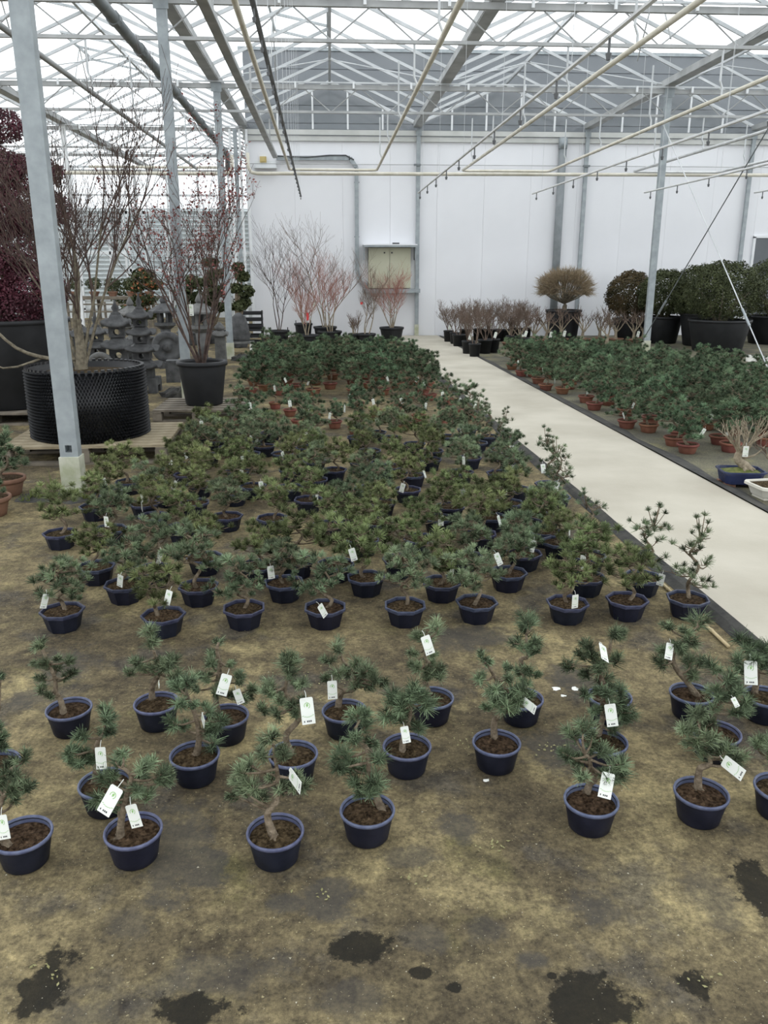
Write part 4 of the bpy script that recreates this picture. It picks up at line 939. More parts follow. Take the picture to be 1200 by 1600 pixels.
# --- maple in the black tub
mz = .14; fp = onz(315, 636, mz); mr = 37 * mpp(fp); mc = Vector((fp.x, fp.y + mr * .85, mz))
pallet((mc.x - .02, mc.y + .02, 0), .98, .95, mz, 'wooden pallet carrying the black tub with the young maple', rz=-.02, nb=6, m='wood_grey', gap=.7)
t, tips = shrub('potted_maple', 'young maple with thin dark stems and sparse red leaves in a black tub', 'tree', mc, mr * .78, mr, .50, bare_tree(9, 9, 2.55, .78, 3, .016, '', kids=(4, 3, 2), wig=.10, base_sp=.05, upl=.22, shrink=(.42, .6)), ('twig_dark', 'twig_dark'))
tp = [tips[i] + Vector((G.normal(0, .02), G.normal(0, .02), G.normal(0, .02))) for i in G.choice(len(tips), 3000)]
put(leaf_cloud('leaves', tp, [(0, 0, 1)] * len(tp), .018, 'leaf_red', G), 'leaves', t, (0, 0, .45))
q = put(TAG, 'price_tag', t, (-.05, -.25, 1.15)); q.scale = (1.6,) * 3
# --- big black tub with the maroon clipped shrub
fp = onz(-12, 646, .14); br = 98 * mpp(fp); bc = Vector((fp.x, fp.y + br, .14))
pallet((bc.x, bc.y, 0), br * 2.1, br * 2.0, .14, 'dark wooden pallet under the huge black tub of the maroon shrub', nb=7, m='wood_grey')
t = thing('cloud_shrub', 'tall maroon shrub clipped into clouds, in a huge black tub', 'shrub', bc); tub(br * .82, br, .98, t)
PADS = [(2,197,38,24),(40,270,58,26),(-10,262,50,30),(42,325,66,34),(-20,335,60,40),(30,395,62,38),(-20,420,60,40),(55,455,50,36),(10,485,60,34),(70,362,18,14),(-30,480,50,40),(-40,230,40,30)]
lp = []; ln = []; tm = MB()
tm.tube(smooth_pts([(0, 0, .9), (.1, 0, 1.4), (-.05, 0, 2.0), (.05, 0, 2.7), (0, 0, 3.6)], 3), [.09 * (1 - i / 16) for i in range(13)], 8)
for (x, y, rx, ry) in PADS:
    c = ony(x, y, bc.y - .1 + G.uniform(-.15, .15)) - bc; k = mpp(bc + c); K = int(3600 * rx * ry / 1400)
    d_ = G.normal(size=(K, 3)); d_ /= np.linalg.norm(d_, axis=1)[:, None]; rad = G.uniform(.72, 1.05, (K, 1))
    pts = np.array(c)[None, :] + d_ * rad * np.array([rx * k, rx * k * .9, ry * k])[None, :]
    lp.append(pts); ln.append(d_); tm.tube([(0, 0, c.z - .25), (c.x * .6, c.y * .6, c.z - .12), c], [.03, .02, .012], 5)
tm.build('trunk', 'bark_grey', t, True)
put(leaf_cloud('foliage', np.concatenate(lp), np.concatenate(ln), .018, 'leaf_maroon', G), 'foliage', t)

# --- shrubs along the white wall
def g_(px, py): v = onz(px, py); return v
WS = [ # rim centre px, rim y, half width px, bottom y, height of twigs px, seed, kind, label
 (436, 516, 15, 532, 150, 31, 'twig_dark', 3, .45, 'open bare maple with few dark branches in a handled black tub'),
 (474, 505, 13, 528, 120, 32, 'twig_red', 4, .40, 'bare red-twigged maple in a handled tub nearest the open bare maple'),
 (508, 510, 17, 532, 150, 33, 'twig_brown', 4, .30, 'tall bare maple with upright brown twigs and a hanging white tag'),
 (515, 517, 18, 540, 110, 34, 'twig_red', 4, .42, 'bare red-twigged maple in the tub in front of the tall brown one'),
 (480, 525, 17, 540, 85, 39, 'twig_red', 3, .40, 'low red-twigged maple with a red tape in a squat black tub'),
 (553, 521, 8, 535, 38, 35, 'twig_brown', 5, .35, 'knee-high brown shrub in a small black pot beside the wall cabinet'),
 (572, 521, 14, 535, 95, 36, 'twig_brown', 3, .30, 'thin brown maple under the bend of the wall conduit'),
 (612, 511, 18, 530, 88, 37, 'twig_red', 6, .50, 'spreading red-twigged maple in a black tub in front of the cabinet'),
]
for (x, ry_, hw, by, th_, sd, mm, st, cone, lb) in WS:
    yy = 19.9 if ry_ < 512 else 19.4 if ry_ < 520 else 18.9
    if sd == 33: yy = 19.7
    rc = ony(x, ry_, yy); R1 = hw * mpp(rc); hh = max(.22, rc.z)
    rc = Vector((rc.x, yy, 0)); ht = th_ * mpp(rc)
    t, tips = shrub('bare_maple', lb, 'shrub', rc, R1 * .82, R1, hh, bare_tree(sd, st, ht * 1.0, cone, 3, .016, '', kids=(5, 4, 3), wig=.12, base_sp=.06, upl=.2), ('bark_pale' if mm != 'twig_dark' else 'twig_dark', mm), 'bare maples along the white wall', handles=sd in (31, 32))
    for ch in t.children:
        if ch.name.split('.')[0] in ('stems', 'twigs'): ch.scale = (1, .5, 1)
    if sd == 33: q = put(TAG, 'price_tag', t, (-.25, -.3, .9)); q.scale = (2.2,) * 3
    if sd == 39: MB().box((.02, -.05, .62), (.05, .02, .16), .3).build('tape', 'tape_red', t)
    if sd == 36: MB().box((-.1, -.05, .9), (.05, .02, .05), .3).build('tape', 'tape_red', t)
# --- small bare shrubs in black pots by the path end
SB = [(701,516,7),(711,519,8),(717,522,10),(732,532,10),(742,536,9),(758,530,11),(771,529,10),(778,514,11),(727,514,9),(748,513,9),(764,514,9),(790,514,9),(805,512,8),(822,512,8),(818,527,9),(800,524,9)]
SBT = [bare_tree(60 + i, 5, .62, .38, 3, .009, '', kids=(4, 4, 3), wig=.16, base_sp=.05, upl=.2) for i in range(5)]
SBM = [(b.mesh('stems', 'twig_brown'), f.mesh('twigs', 'twig_brown')) for b, f, _ in SBT]
PM = MB().lathe([(.12, 0), (.15, .26), (.16, .26), (.16, .29), (.14, .29), (.135, .24)], 18).mesh('pot', 'pot_black', True); PS = MB().lathe([(.14, .255), (.01, .27)], 14, capb=False).mesh('soil', 'soil')
for i, (x, y, hw) in enumerate(SB):
    p = onz(x, y, .28); p.y = min(p.y, 20.4); p.z = 0
    t = thing('deciduous_shrub', 'small leafless shrub in a black pot %s' % ('in the row along the path end' if i < 7 else 'standing back against the white wall'), 'shrub', p, 0, 'leafless shrubs in black pots'); s_ = hw * mpp(p) / .15 * 1.0; s_ = max(.75, min(1.25, s_))
    o = put(PM, 'pot', t); o.scale = (s_, s_, .95); put(PS, 'soil', t).scale = (s_, s_, .95)
    an = RN.uniform(0, 6); 
    for me, nm in zip(SBM[i % 5], ('stems', 'twigs')): o = put(me, nm, t, (0, 0, .25), an); o.scale = (1.1, 1.1, RN.uniform(1.0, 1.2))
    if RN.random() < .35: o = put(TAG, 'price_tag', t, (.02, -.17, .42)); o.scale = (1.5,) * 3; o.rotation_euler = (0, .3, .2)
# --- pale-trunked bare bonsai in low pots behind the terracotta bed
PB = [(797,536),(811,537),(834,534),(876,530),(911,530),(935,528),(962,530),(990,531),(1003,528),(855,532),(948,538)]
BT = []
for i in range(5):
    r = random.Random(300 + i); b, f, _ = bare_tree(330 + i, 5, .62, .75, 2, .018, '', kids=(4, 3), wig=.2, start=(0, 0, .16), base_sp=.03, upl=.25)
    q = MB(); q.tube(smooth_pts([(0, 0, -.03), (r.uniform(-.04, .04), 0, .08), (0, 0, .2)], 3), [.06, .045, .04, .035, .03, .03, .028], 8)
    BT.append((q.mesh('trunk', 'bark_pale', True), b.mesh('branches', 'bark_pale'), f.mesh('twigs', 'twig_brown')))
LP = MB().lathe([(.13, 0), (.17, .10), (.18, .10), (.18, .12), (.16, .12), (.155, .1)], 20).mesh('pot', 'terracotta_old', True); LS = MB().lathe([(.158, .105), (.01, .115)], 14, capb=False).mesh('soil', 'soil')
for i, (x, y) in enumerate(PB):
    p = onz(x, y, .1); p.y = min(p.y, 19.0); p.z = 0
    t = thing('leafless_bonsai', 'leafless bonsai with a pale gnarled trunk in a low pot behind the terracotta bed', 'bonsai', p, 0, 'leafless bonsai behind the terracotta bed')
    put(LP, 'pot', t); put(LS, 'soil', t); an = RN.uniform(0, 6)
    for me, nm in zip(BT[i % 5], ('trunk', 'branches', 'twigs')): o = put(me, nm, t, (0, 0, .1), an); o.scale = (1.05,) * 3
    if i % 2: o = put(TAG, 'price_tag', t, (.05, -.15, .30)); o.scale = (1.7,) * 3; o.rotation_euler = (0, .2, .1)
# --- rounded brown shrub on a stem in a black tub
yy = 19.3; rc = ony(881, 484, yy); R1 = 27 * mpp(rc)
t = thing('rounded_shrub', 'tan twiggy shrub clipped into a dome, standing in a black tub', 'shrub', (rc.x, yy, 0)); tub(R1 * .8, R1, rc.z, t)
cc = ony(881, 449, yy) - Vector((rc.x, yy, 0)); rx = 45 * mpp(rc); rz_ = 29 * mpp(rc)
q = MB(); q2 = MB(); r = random.Random(4)
q.tube([(0, 0, rc.z - .1), (.02, 0, rc.z + .1), (0, 0, cc.z - rz_ * .9)], [.07, .05, .05], 8)
for i in range(70):
    an = r.uniform(0, 6.28); el = r.uniform(-.25, 1.5); e = Vector((math.cos(an) * math.cos(el) * rx, math.sin(an) * math.cos(el) * rx, cc.z + math.sin(el) * rz_ * (1.1 if el > 0 else .8))); s0 = Vector((0, 0, cc.z - rz_ * .85)); md = s0.lerp(e, .5) + Vector((0, 0, -.03))
    q2.tube([s0, md, e * .9 + Vector((0, 0, cc.z * .1))], [.014, .008, .004], 4)
q.build('stem', 'bark_grey', t, True); q2.build('branches', 'bark_grey', t)
TUF = []
for i in range(900):
    an = r.uniform(0, 6.28); el = math.asin(r.uniform(-.45, 1)); d_ = Vector((math.cos(an) * math.cos(el), math.sin(an) * math.cos(el), math.sin(el))); rr_ = r.uniform(.6, .95)
    TUF.append((Vector((d_.x * rx * rr_, d_.y * rx * rr_, cc.z + d_.z * rz_ * rr_)), d_ + Vector((0, 0, .3)), .13 * r.uniform(.6, 1.3)))
gg = np.random.default_rng(3)
me = needle_tufts('twigs', TUF, 12, .007, 'needle', gg, (.1, .7)); me.materials.clear(); me.materials.append(MATS['twig_tan']); me.polygons.foreach_set('material_index', [0] * len(me.polygons)); put(me, 'twigs', t)
# --- big evergreen shrubs in tubs
def ever(px, py, rxp, ryp, yy, rim, hwp, m, lab, seed, frac=1.0):
    g = np.random.default_rng(seed); c = ony(px, py, yy); k = mpp(c); rx, rz_ = rxp * k, ryp * k
    rc = ony(rim[0], rim[1], yy); R1 = hwp * mpp(rc)
    t = thing('evergreen_shrub', lab, 'shrub', (rc.x, yy, 0), 0); tub(R1 * .8, R1, rc.z, t)
    K = 14000; d_ = g.normal(size=(K, 3)); d_ /= np.linalg.norm(d_, axis=1)[:, None]; d_[:, 2] = np.where(d_[:, 2] < -.88, -d_[:, 2], d_[:, 2])
    lump = 1 + .09 * np.sin(d_[:, 0] * 9 + seed) * np.cos(d_[:, 2] * 8 + d_[:, 1] * 7); rad = (lump * g.uniform(.80, 1.03, K))[:, None]
    off = c - Vector((rc.x, yy, 0)); pts = np.array([off.x, 0, off.z])[None, :] + d_ * rad * np.array([rx, rx * .85, rz_])[None, :]
    q = MB(); r = random.Random(seed)
    for i in range(9):
        an = r.uniform(0, 6.28); q.tube([(math.cos(an) * .08, math.sin(an) * .08, rc.z - .08), (math.cos(an) * .25 + off.x * .5, math.sin(an) * .25, (rc.z + off.z) / 2), (off.x + math.cos(an) * rx * .6, math.sin(an) * rx * .6, off.z)], [.035, .025, .012], 5)
    q.build('stems', 'bark_grey', t, True)
    put(leaf_cloud('foliage', pts, d_, .023, m, g, None, .7), 'foliage', t)
    if seed % 2: o = put(TAG, 'price_tag', t, (R1 * .55, -R1 * .6, rc.z + .14)); o.scale = (1.5,) * 3
ever(985, 462, 38, 36, 19.6, (985, 497), 26, 'leaf_dark_brown', 'brownish evergreen shrub next to the tan dome shrub', 400)
ever(1040, 460, 42, 36, 18.9, (1035, 494), 30, 'leaf_dark', 'dark evergreen shrub behind the steel column at the back of the pine bed', 402)
ever(1095, 456, 48, 40, 18.2, (1105, 489), 40, 'leaf_dark', 'dark evergreen shrub half hidden behind the largest dome', 404)
ever(1132, 457, 60, 46, 17.0, (1125, 499), 46, 'leaf_dark', 'largest dome-shaped evergreen shrub in a wide black tub', 401)
ever(1215, 450, 55, 46, 18.6, (1210, 493), 42, 'leaf_dark', 'dark evergreen shrub in front of the grey door', 406)
# --- bare bonsai in glazed blue pot, and the white pot beside it
pc = onz(1158, 733, .13); t = thing('glazed_bonsai', 'leafless bonsai on moss in a footed royal blue rectangular pot', 'bonsai', (pc.x, pc.y, 0), -.12)
wx, wy = 33 * mpp(pc) , .14
q = MB()
def rect_ring(wx, wy, z, cut=.035): return [(-wx + cut, -wy, z), (wx - cut, -wy, z), (wx, -wy + cut, z), (wx, wy - cut, z), (wx - cut, wy, z), (-wx + cut, wy, z), (-wx, wy - cut, z), (-wx, -wy + cut, z)]
def ring_pot(prof):
    q = MB(); vs = []; fs = []
    for (sx, sy, z) in prof: vs += rect_ring(sx, sy, z)
    for i in range(len(prof) - 1):
        for j in range(8): fs.append((i * 8 + j, i * 8 + (j + 1) % 8, (i + 1) * 8 + (j + 1) % 8, (i + 1) * 8 + j))
    fs.append(tuple(range(7, -1, -1))); return q.add(vs, fs)
pot = ring_pot([(wx * .78, wy * .75, .025), (wx * .82, wy * .8, .03), (wx * .90, wy * .9, .10), (wx * .90, wy * .9, .115), (wx, wy, .118), (wx, wy, .13), (wx * .93, wy * .9, .13), (wx * .9, wy * .85, .10)]).build('pot', 'pot_royal', t)
for sx in (-1, 1):
    for sy in (-1, 1): MB().box((sx * wx * .62, sy * wy * .5, .0135), (.09, .05, .027)).build('foot', 'terracotta_old', pot)
q = MB(); q.add(rect_ring(wx * .9, wy * .85, .108) + [(0, 0, .15)], [(i, (i + 1) % 8, 8) for i in range(8)]).build('moss', 'moss', t)
b, f, _ = bare_tree(501, 9, .40, 1.0, 2, .012, '', kids=(3, 2), wig=.2, start=(-.015, 0, .17), base_sp=.02, upl=.35)
q = MB(); q.tube(smooth_pts([(.04, 0, .11), (.02, 0, .16), (-.04, 0, .22), (-.01, 0, .30)], 3), [.062, .05, .042, .04, .036, .034, .032, .03, .028, .026], 9)
for k in range(6): an = k * 1.05; q.tube([(.03, 0, .16), (.04 + .07 * math.cos(an), .07 * math.sin(an), .125)], [.03, .008], 5)
q.tube(smooth_pts([(0, 0, .22), (.10, 0, .25), (.17, 0, .33)], 3), [.012 * (1 - i / 9) for i in range(7)], 5); q.tube(smooth_pts([(-.02, 0, .28), (-.10, -.02, .36), (-.16, -.03, .46)], 3), [.012 * (1 - i / 9) for i in range(7)], 5)
q.build('trunk', 'bark_pale', t, True); b.build('branches', 'bark_pale', t, loc=(0, 0, .08)); f.build('twigs', 'bark_pale', t, loc=(0, 0, .08))
o = put(TAG, 'price_tag', t, (-.02, -.10, .34)); o.scale = (1.1,) * 3
pc = onz(1214, 757, .10); t = thing('white_bonsai', 'white footed bonsai pot at the edge of the path bed', 'bonsai', (pc.x, pc.y, 0), .1)
pot = ring_pot([(.15, .10, .02), (.16, .11, .025), (.18, .13, .085), (.20, .15, .09), (.20, .15, .11), (.18, .13, .11), (.175, .125, .09)]).build('pot', 'pot_white', t)
for sx in (-1, 1): MB().box((sx * .11, 0, .011), (.07, .16, .022)).build('foot', 'pot_white', pot)
MB().add(rect_ring(.175, .125, .098) + [(0, 0, .12)], [(i, (i + 1) % 8, 8) for i in range(8)]).build('soil', 'soil', t)
me = BT[2]
for m_, nm in zip(me, ('trunk', 'branches', 'twigs')): o = put(m_, nm, t, (0, 0, .11)); o.scale = (.6,) * 3
# white kerb rail and crate beyond the bed
a = onz(1178, 566); t = thing('white_rail', 'white plastic edging rail lying behind the terracotta bed', 'rail', (a.x + .9, a.y, 0), -.12)
MB().box((0, 0, .05), (2.0, .05, .09)).build('rail', 'white_plastic', t); MB().box((-.95, 0, .06), (.05, .07, .12)).build('end_cap', 'white_plastic', t)

# ------------------------------------------------------------ stone ornaments
def sq(q, hw, z0, h_, top=None, rz=0.0, n=4):
    top = hw if top is None else top; s = 1 / math.cos(PI / n); q.lathe([(hw * s, z0), (top * s, z0 + h_)], n, phase=PI / n + rz, capt=True); return q
def flared_roof(hw, z, h_):
    q = MB(); N = 32; vs = []; fs = []
    prof = [(1.0, 0), (1.0, .18), (.78, .34), (.52, .62), (.36, 1.0)]
    for f_, zz in prof:
        for j in range(N):
            a = 2 * PI * j / N; m = max(abs(math.cos(a)), abs(math.sin(a))); r = hw * f_ / m; cr = (min(abs(math.cos(a)), abs(math.sin(a))) / m) ** 3
            vs.append((r * math.cos(a), r * math.sin(a), z + h_ * zz + (h_ * .35 * cr if zz < .5 else 0)))
    for i in range(len(prof) - 1):
        for j in range(N): fs.append((i * N + j, i * N + (j + 1) % N, (i + 1) * N + (j + 1) % N, (i + 1) * N + j))
    fs.append(tuple(range(N - 1, -1, -1))); fs.append(tuple((len(prof) - 1) * N + j for j in range(N))); return q.add(vs, fs)
def pierced(bw, z, bh, N=16):
    """square stone body with a round opening cut right through it"""
    q = MB(); vs = []; fs = []; zc = z + bh * .5; r = min(bw * .42, bh * .36)
    for y in (-bw, bw):
        for j in range(N):
            a = 2 * PI * j / N + PI / 4; c, s = math.cos(a), math.sin(a); k_ = max(abs(c), abs(s)); vs.append((bw * c / k_, y, zc + bh / 2 * s / k_))
        for j in range(N): a = 2 * PI * j / N + PI / 4; vs.append((r * math.cos(a), y, zc + r * math.sin(a)))
    for j in range(N):
        k_ = (j + 1) % N
        fs += [(j, k_, N + k_, N + j), (2 * N + k_, 2 * N + j, 3 * N + j, 3 * N + k_), (N + j, N + k_, 3 * N + k_, 3 * N + j), (k_, j, 2 * N + j, 2 * N + k_)]
    return q.add(vs, fs)
def pagoda(loc, lab, hw, tiers, th_, m='stone_dark', rz=0.0, base=.2, taper=.88, fin=True):
    t = thing('stone_pagoda', lab, 'stone lantern', loc, rz)
    q = MB(); q.box((0, 0, base * .75), (hw * 1.7, hw * 1.7, base * .5))
    for sx in (-1, 1):
        for sy in (-1, 1): q.box((sx * hw * .6, sy * hw * .6, base * .25), (hw * .5, hw * .5, base * .5))
    q.build('base', m, t); z = base; w_ = hw
    for i in range(tiers):
        bh = th_ * (.55 if i == 0 else .42); bw = w_ * .55
        pierced(bw, z, bh).build('body', m, t)
        z += bh; flared_roof(w_, z, th_ * .52).build('roof', m, t, True); z += th_ * .5; w_ *= taper
    if fin: MB().lathe([(w_ * .3, 0), (w_ * .42, .03), (w_ * .2, .06), (w_ * .32, .11), (w_ * .12, .17), (.006, .24)], 14).build('finial', m, t, True, (0, 0, z - .01))
    return t
def lantern(loc, lab, s, m='stone_dark', rz=0.0):
    t = thing('stone_lantern', lab, 'stone lantern', loc, rz)
    MB().lathe([(.20 * s, 0), (.20 * s, .08 * s), (.14 * s, .14 * s)], 6, capt=True).build('base', m, t)
    MB().lathe([(.09 * s, .13 * s), (.075 * s, .3 * s), (.10 * s, .55 * s)], 16, capt=True).build('shaft', m, t, True)
    MB().lathe([(.10 * s, .55 * s), (.20 * s, .62 * s), (.20 * s, .67 * s)], 6, capt=True).build('platform', m, t)
    fb = MB()
    for k in range(6): a = k * PI / 3; fb.box((.125 * s * math.cos(a), .125 * s * math.sin(a), .76 * s), (.04 * s, .04 * s, .18 * s), a)
    fb.build('fire_box', m, t)
    MB().lathe([(.30 * s, .86 * s), (.30 * s, .89 * s), (.16 * s, .97 * s), (.06 * s, 1.03 * s)], 6, capt=True).build('roof', m, t)
    MB().lathe([(.05 * s, 1.02 * s), (.075 * s, 1.07 * s), (.05 * s, 1.13 * s), (.005, 1.2 * s)], 12).build('finial', m, t, True)
def at(px, py): v = onz(px, py); v.z = 0; return v
k = lambda p: mpp(p)
p = at(228, 612); pagoda(p, 'tall stone pagoda with stacked flared roofs right behind the dimpled container', 25 * k(p), 4, 27 * k(p), base=.2)
p = at(190, 596); pagoda(p, 'squat two-roofed stone lantern with a pointed finial', 24 * k(p), 2, 36 * k(p), 'stone_dark', .15, .3)
p = at(157, 590); pagoda(p, 'small stone pagoda beside the trunk of the bare maple', 22 * k(p), 3, 22 * k(p), 'stone_dark', .1, .14)
p = at(132, 585); pagoda(p, 'stone pagoda peeking out behind the bare maple trunk', 20 * k(p), 2, 30 * k(p), 'stone_dark', 0, .14)
p = at(262, 560); lantern(p, 'broad-roofed stone lantern in the shade behind the pagodas', .105 * 9.5 * 1.0, 'stone_dark')
p = at(210, 560); lantern(p, 'six-sided stone lantern behind the tall pagoda', .95, 'stone_mid', .4)
p = at(318, 572); lantern(p, 'pale stone lantern with a round finial behind the young maple', 1.05, 'stone_mid', .2)
p = at(346, 566); t = thing('stone_post', 'square stone post with a capped top beside the young maple', 'stone post', p)
sq(MB(), 8 * k(p), 0, 40 * k(p), 7.5 * k(p)).build('shaft', 'stone_mid', t); flared_roof(12 * k(p), 40 * k(p), .12).build('cap', 'stone_mid', t, True); MB().lathe([(.08, 0), (.1, .05), (.02, .14)], 10).build('finial', 'stone_mid', t, True, (0, 0, 40 * k(p) + .11))
def disc(px, py, rp, lab, m, hole=True):
    p = at(px, py); R = rp * k(p); t = thing('stone_disc', lab, 'stone ornament', p, .2)
    prof = [(.01, -.05), (R * .9, -.05), (R, -.03), (R, .03), (R * .9, .05), (R * .62, .05), (R * .58, .03), (R * .30, .03), (R * .28, .06), (.01, .06)]
    o = MB().lathe(prof, 28, capb=False).build('disc', m, t, True); o.matrix_local = Matrix.Translation((0, 0, R + .09)) @ Matrix.Rotation(PI / 2, 4, 'X')
    MB().box((0, 0, .06), (R * 1.2, .22, .12)).build('plinth', m, t)
disc(264, 575, 24, 'carved round stone disc beside the steel column', 'stone_dark'); disc(160, 600, 20, 'plain stone disc leaning behind the dimpled container', 'stone_mid'); disc(212, 592, 20, 'stone disc between the two-roofed lantern and the tall pagoda', 'stone_mid')
p = at(275, 596); t = thing('stone_block', 'plain dark stone block next to the maple tub', 'stone ornament', p, .1); MB().box((0, 0, .15), (.26, .26, .30)).build('block', 'stone_dark', t); MB().box((0, 0, .31), (.24, .24, .03)).build('cap', 'stone_dark', t)
p = at(378, 552); t = thing('stone_stele', 'dark upright boulder on a white bench stand by the wall corner', 'stone ornament', p); zb = .22
MB().lathe([(.20, 0), (.21, .1), (.19, .3), (.13, .48), (.04, .56)], 14, sy=.45, capt=True).build('stone', 'stone_dark', t, True, (-.03, 0, zb + .02))
bs = MB().box((0, 0, zb), (.50, .26, .04)).build('bench_top', 'stone_mid', t)
for s in (-1, 1): MB().box((s * .2, 0, zb / 2 - .01), (.05, .22, zb - .02)).build('leg', 'white_plastic', t)
# stacked black crates
for i in range(2):
    c = ony(394, 526, 19.4); t = thing('plastic_crate', ['black plastic crate at the bottom of the stack by the wall corner', 'black plastic crate on top of the stack by the wall corner'][i], 'crate', (c.x, 19.4, i * .36), .05 * i)
    for z in (.03, .17, .31): 
        for (cx, cy, sx, sy) in ((0, -.2, .5, .02), (0, .2, .5, .02), (-.25, 0, .02, .4), (.25, 0, .02, .4)): MB().box((cx, cy, z), (sx, sy, .06)).build('slat', 'pot_black', t)
    for sx in (-1, 1):
        for sy in (-1, 1): MB().box((sx * .24, sy * .19, .18), (.03, .03, .36)).build('corner_post', 'pot_black', t)
    MB().box((0, 0, .012), (.5, .4, .02)).build('bottom', 'pot_black', t)
# small clutter: black fabric bundles
for (px, py, lb) in ((276, 620, 'crumpled black fabric bundle beside the maple pallet'), (380, 563, 'crumpled black fabric bundle near the stone bench')):
    p = at(px, py); g = random.Random(px); q = MB(); N = 14; prof = [(.22, 0), (.20, .05), (.14, .09), (.05, .10)]; vs = []; fs = []
    for i, (r_, z) in enumerate(prof):
        for j in range(N): a = 2 * PI * j / N; rr_ = r_ * g.uniform(.7, 1.2); vs.append((rr_ * math.cos(a), rr_ * .6 * math.sin(a), z * g.uniform(.7, 1.4)))
    for i in range(3):
        for j in range(N): fs.append((i * N + j, i * N + (j + 1) % N, (i + 1) * N + (j + 1) % N, (i + 1) * N + j))
    fs.append(tuple(3 * N + j for j in range(N))); q.add(vs, fs); tag(q.build('fabric_bundle', 'fabric_edge', None, False, p), lb, 'fabric')

# ------------------------------------------------------------ far yard: bench with plants, trellis, clipped trees
p = ony(150, 475, 24.0); t = thing('plant_bench', 'long grey bench full of bonsai at the back of the lantern yard', 'bench', (p.x, 24.0, 0)); MB().box((0, 0, .85), (3.4, .7, .08)).build('top', 'wood_grey', t)
for x in (-1.5, 0, 1.5):
    for y in (-.3, .3): MB().box((x, y, .405), (.08, .08, .81)).build('leg', 'wood_grey', t)
bush = []
for i in range(3):
    g = np.random.default_rng(600 + i); d_ = g.normal(size=(700, 3)); d_ /= np.linalg.norm(d_, axis=1)[:, None]; bush.append(leaf_cloud('foliage', d_ * g.uniform(.7, 1.05, (700, 1)) * np.array([.24, .22, .2]), d_, .03, 'leaf_dark', g))
for i in range(7):
    q = thing('bench_bonsai', 'small round bonsai in a pot on the long grey bench', 'bonsai', (p.x - 1.5 + i * .5, 23.95, .89), i, 'bonsai on the long grey bench')
    MB().lathe([(.09, 0), (.13, .1), (.14, .1), (.14, .13)], 14, capt=True).build('pot', 'terracotta_old', q); MB().tube([(0, 0, .1), (.01, 0, .2)], .02, 5).build('trunk', 'bark', q); o = put(bush[i % 3], 'foliage', q, (0, 0, .34)); o.scale = (.9, .9, .8)
p = ony(165, 490, 21.5); t = thing('trellis_fence', 'low weathered wooden trellis fence in front of the long bench', 'fence', (p.x - .3, 21.5, 0))
v = MB().box((0, 0, .42), (.05, .05, .84)).mesh('upright', 'wood_grey'); h_ = MB().box((0, 0, 0), (3.6, .03, .035)).mesh('rail', 'wood_grey')
for i in range(13): put(v, 'upright', t, (-1.8 + i * .3, 0, 0))
for z in (.2, .4, .6, .78): put(h_, 'rail', t, (0, -.04, z))
def niwaki(px, py, yy, pads, lab, ms='leaf_dark', tp=None):
    b0 = ony(px, py, yy); t = thing('clipped_tree', lab, 'tree', (b0.x, yy, 0)); tub(.2, .26, .30, t, 'stone_dark')
    g = np.random.default_rng(px); L1 = []; N1 = []; q = MB(); prev = Vector((0, 0, .25)); zz = sorted(pads, key=lambda a: -a[1])
    for (x, y, rx, ry) in zz:
        c = ony(x, y, yy) - Vector((b0.x, yy, 0)); kk_ = mpp(b0); K = 420
        d_ = g.normal(size=(K, 3)); d_ /= np.linalg.norm(d_, axis=1)[:, None]; L1.append(np.array(c) + d_ * g.uniform(.6, 1.05, (K, 1)) * np.array([rx * kk_, rx * kk_ * .8, ry * kk_])); N1.append(d_)
        q.tube([(0, 0, .25), (c.x * .3, 0, c.z * .6), (c.x, 0, c.z - .05)], [.05, .035, .015], 6)
    q.build('trunk', 'bark', t, True); A = np.concatenate(L1); mi = (g.random(len(A)) < .10).astype(int) if tp else None
    put(leaf_cloud('foliage', A, np.concatenate(N1), .045, [ms, tp] if tp else ms, g, mi), 'foliage', t)
niwaki(218, 515, 17.5, [(222,430,18,10),(238,445,16,8),(212,447,15,9),(225,468,20,9),(205,485,15,9),(232,490,14,8),(215,500,14,8)], 'clipped dark tree with orange-tinged leaves beside the trellis fence', tp='leaf_orange')
niwaki(372, 535, 18.4, [(372,418,9,7),(378,432,11,8),(368,450,12,7),(384,455,14,9),(374,478,13,8),(382,472,10,7)], 'clipped dark pine between the steel column and the wall corner')
niwaki(335, 535, 19.4, [(328,410,13,6),(338,428,16,7),(322,440,13,7),(340,455,17,8),(325,470,15,8),(345,480,12,7)], 'clipped dark pine glimpsed through the branches of the young maple')
niwaki(296, 520, 19.0, [(300,440,14,9),(285,455,13,8),(305,465,14,8),(290,480,14,8)], 'low clipped dark pine behind the steel column of the maple')
# second stems row further back
for i, x in enumerate((-4.0, -6.3, -8.4)):
    g = np.random.default_rng(700 + i); d_ = g.normal(size=(900, 3)); d_ /= np.linalg.norm(d_, axis=1)[:, None]
    q = thing('yard_shrub', ['dark round shrub in a tub far back by the sliding door', 'dark round shrub in a tub far back behind the trellis fence', 'dark round shrub in a tub far back behind the maroon shrub'][i], 'shrub', (x, 26.6, 0)); tub(.25, .32, .4, q)
    MB().tube([(0, 0, .3), (0, 0, .7)], .03, 6).build('trunk', 'bark', q); put(leaf_cloud('foliage', d_ * g.uniform(.7, 1.05, (900, 1)) * np.array([.5, .45, .4]), d_, .05, 'leaf_dark', g), 'foliage', q, (0, 0, .9))

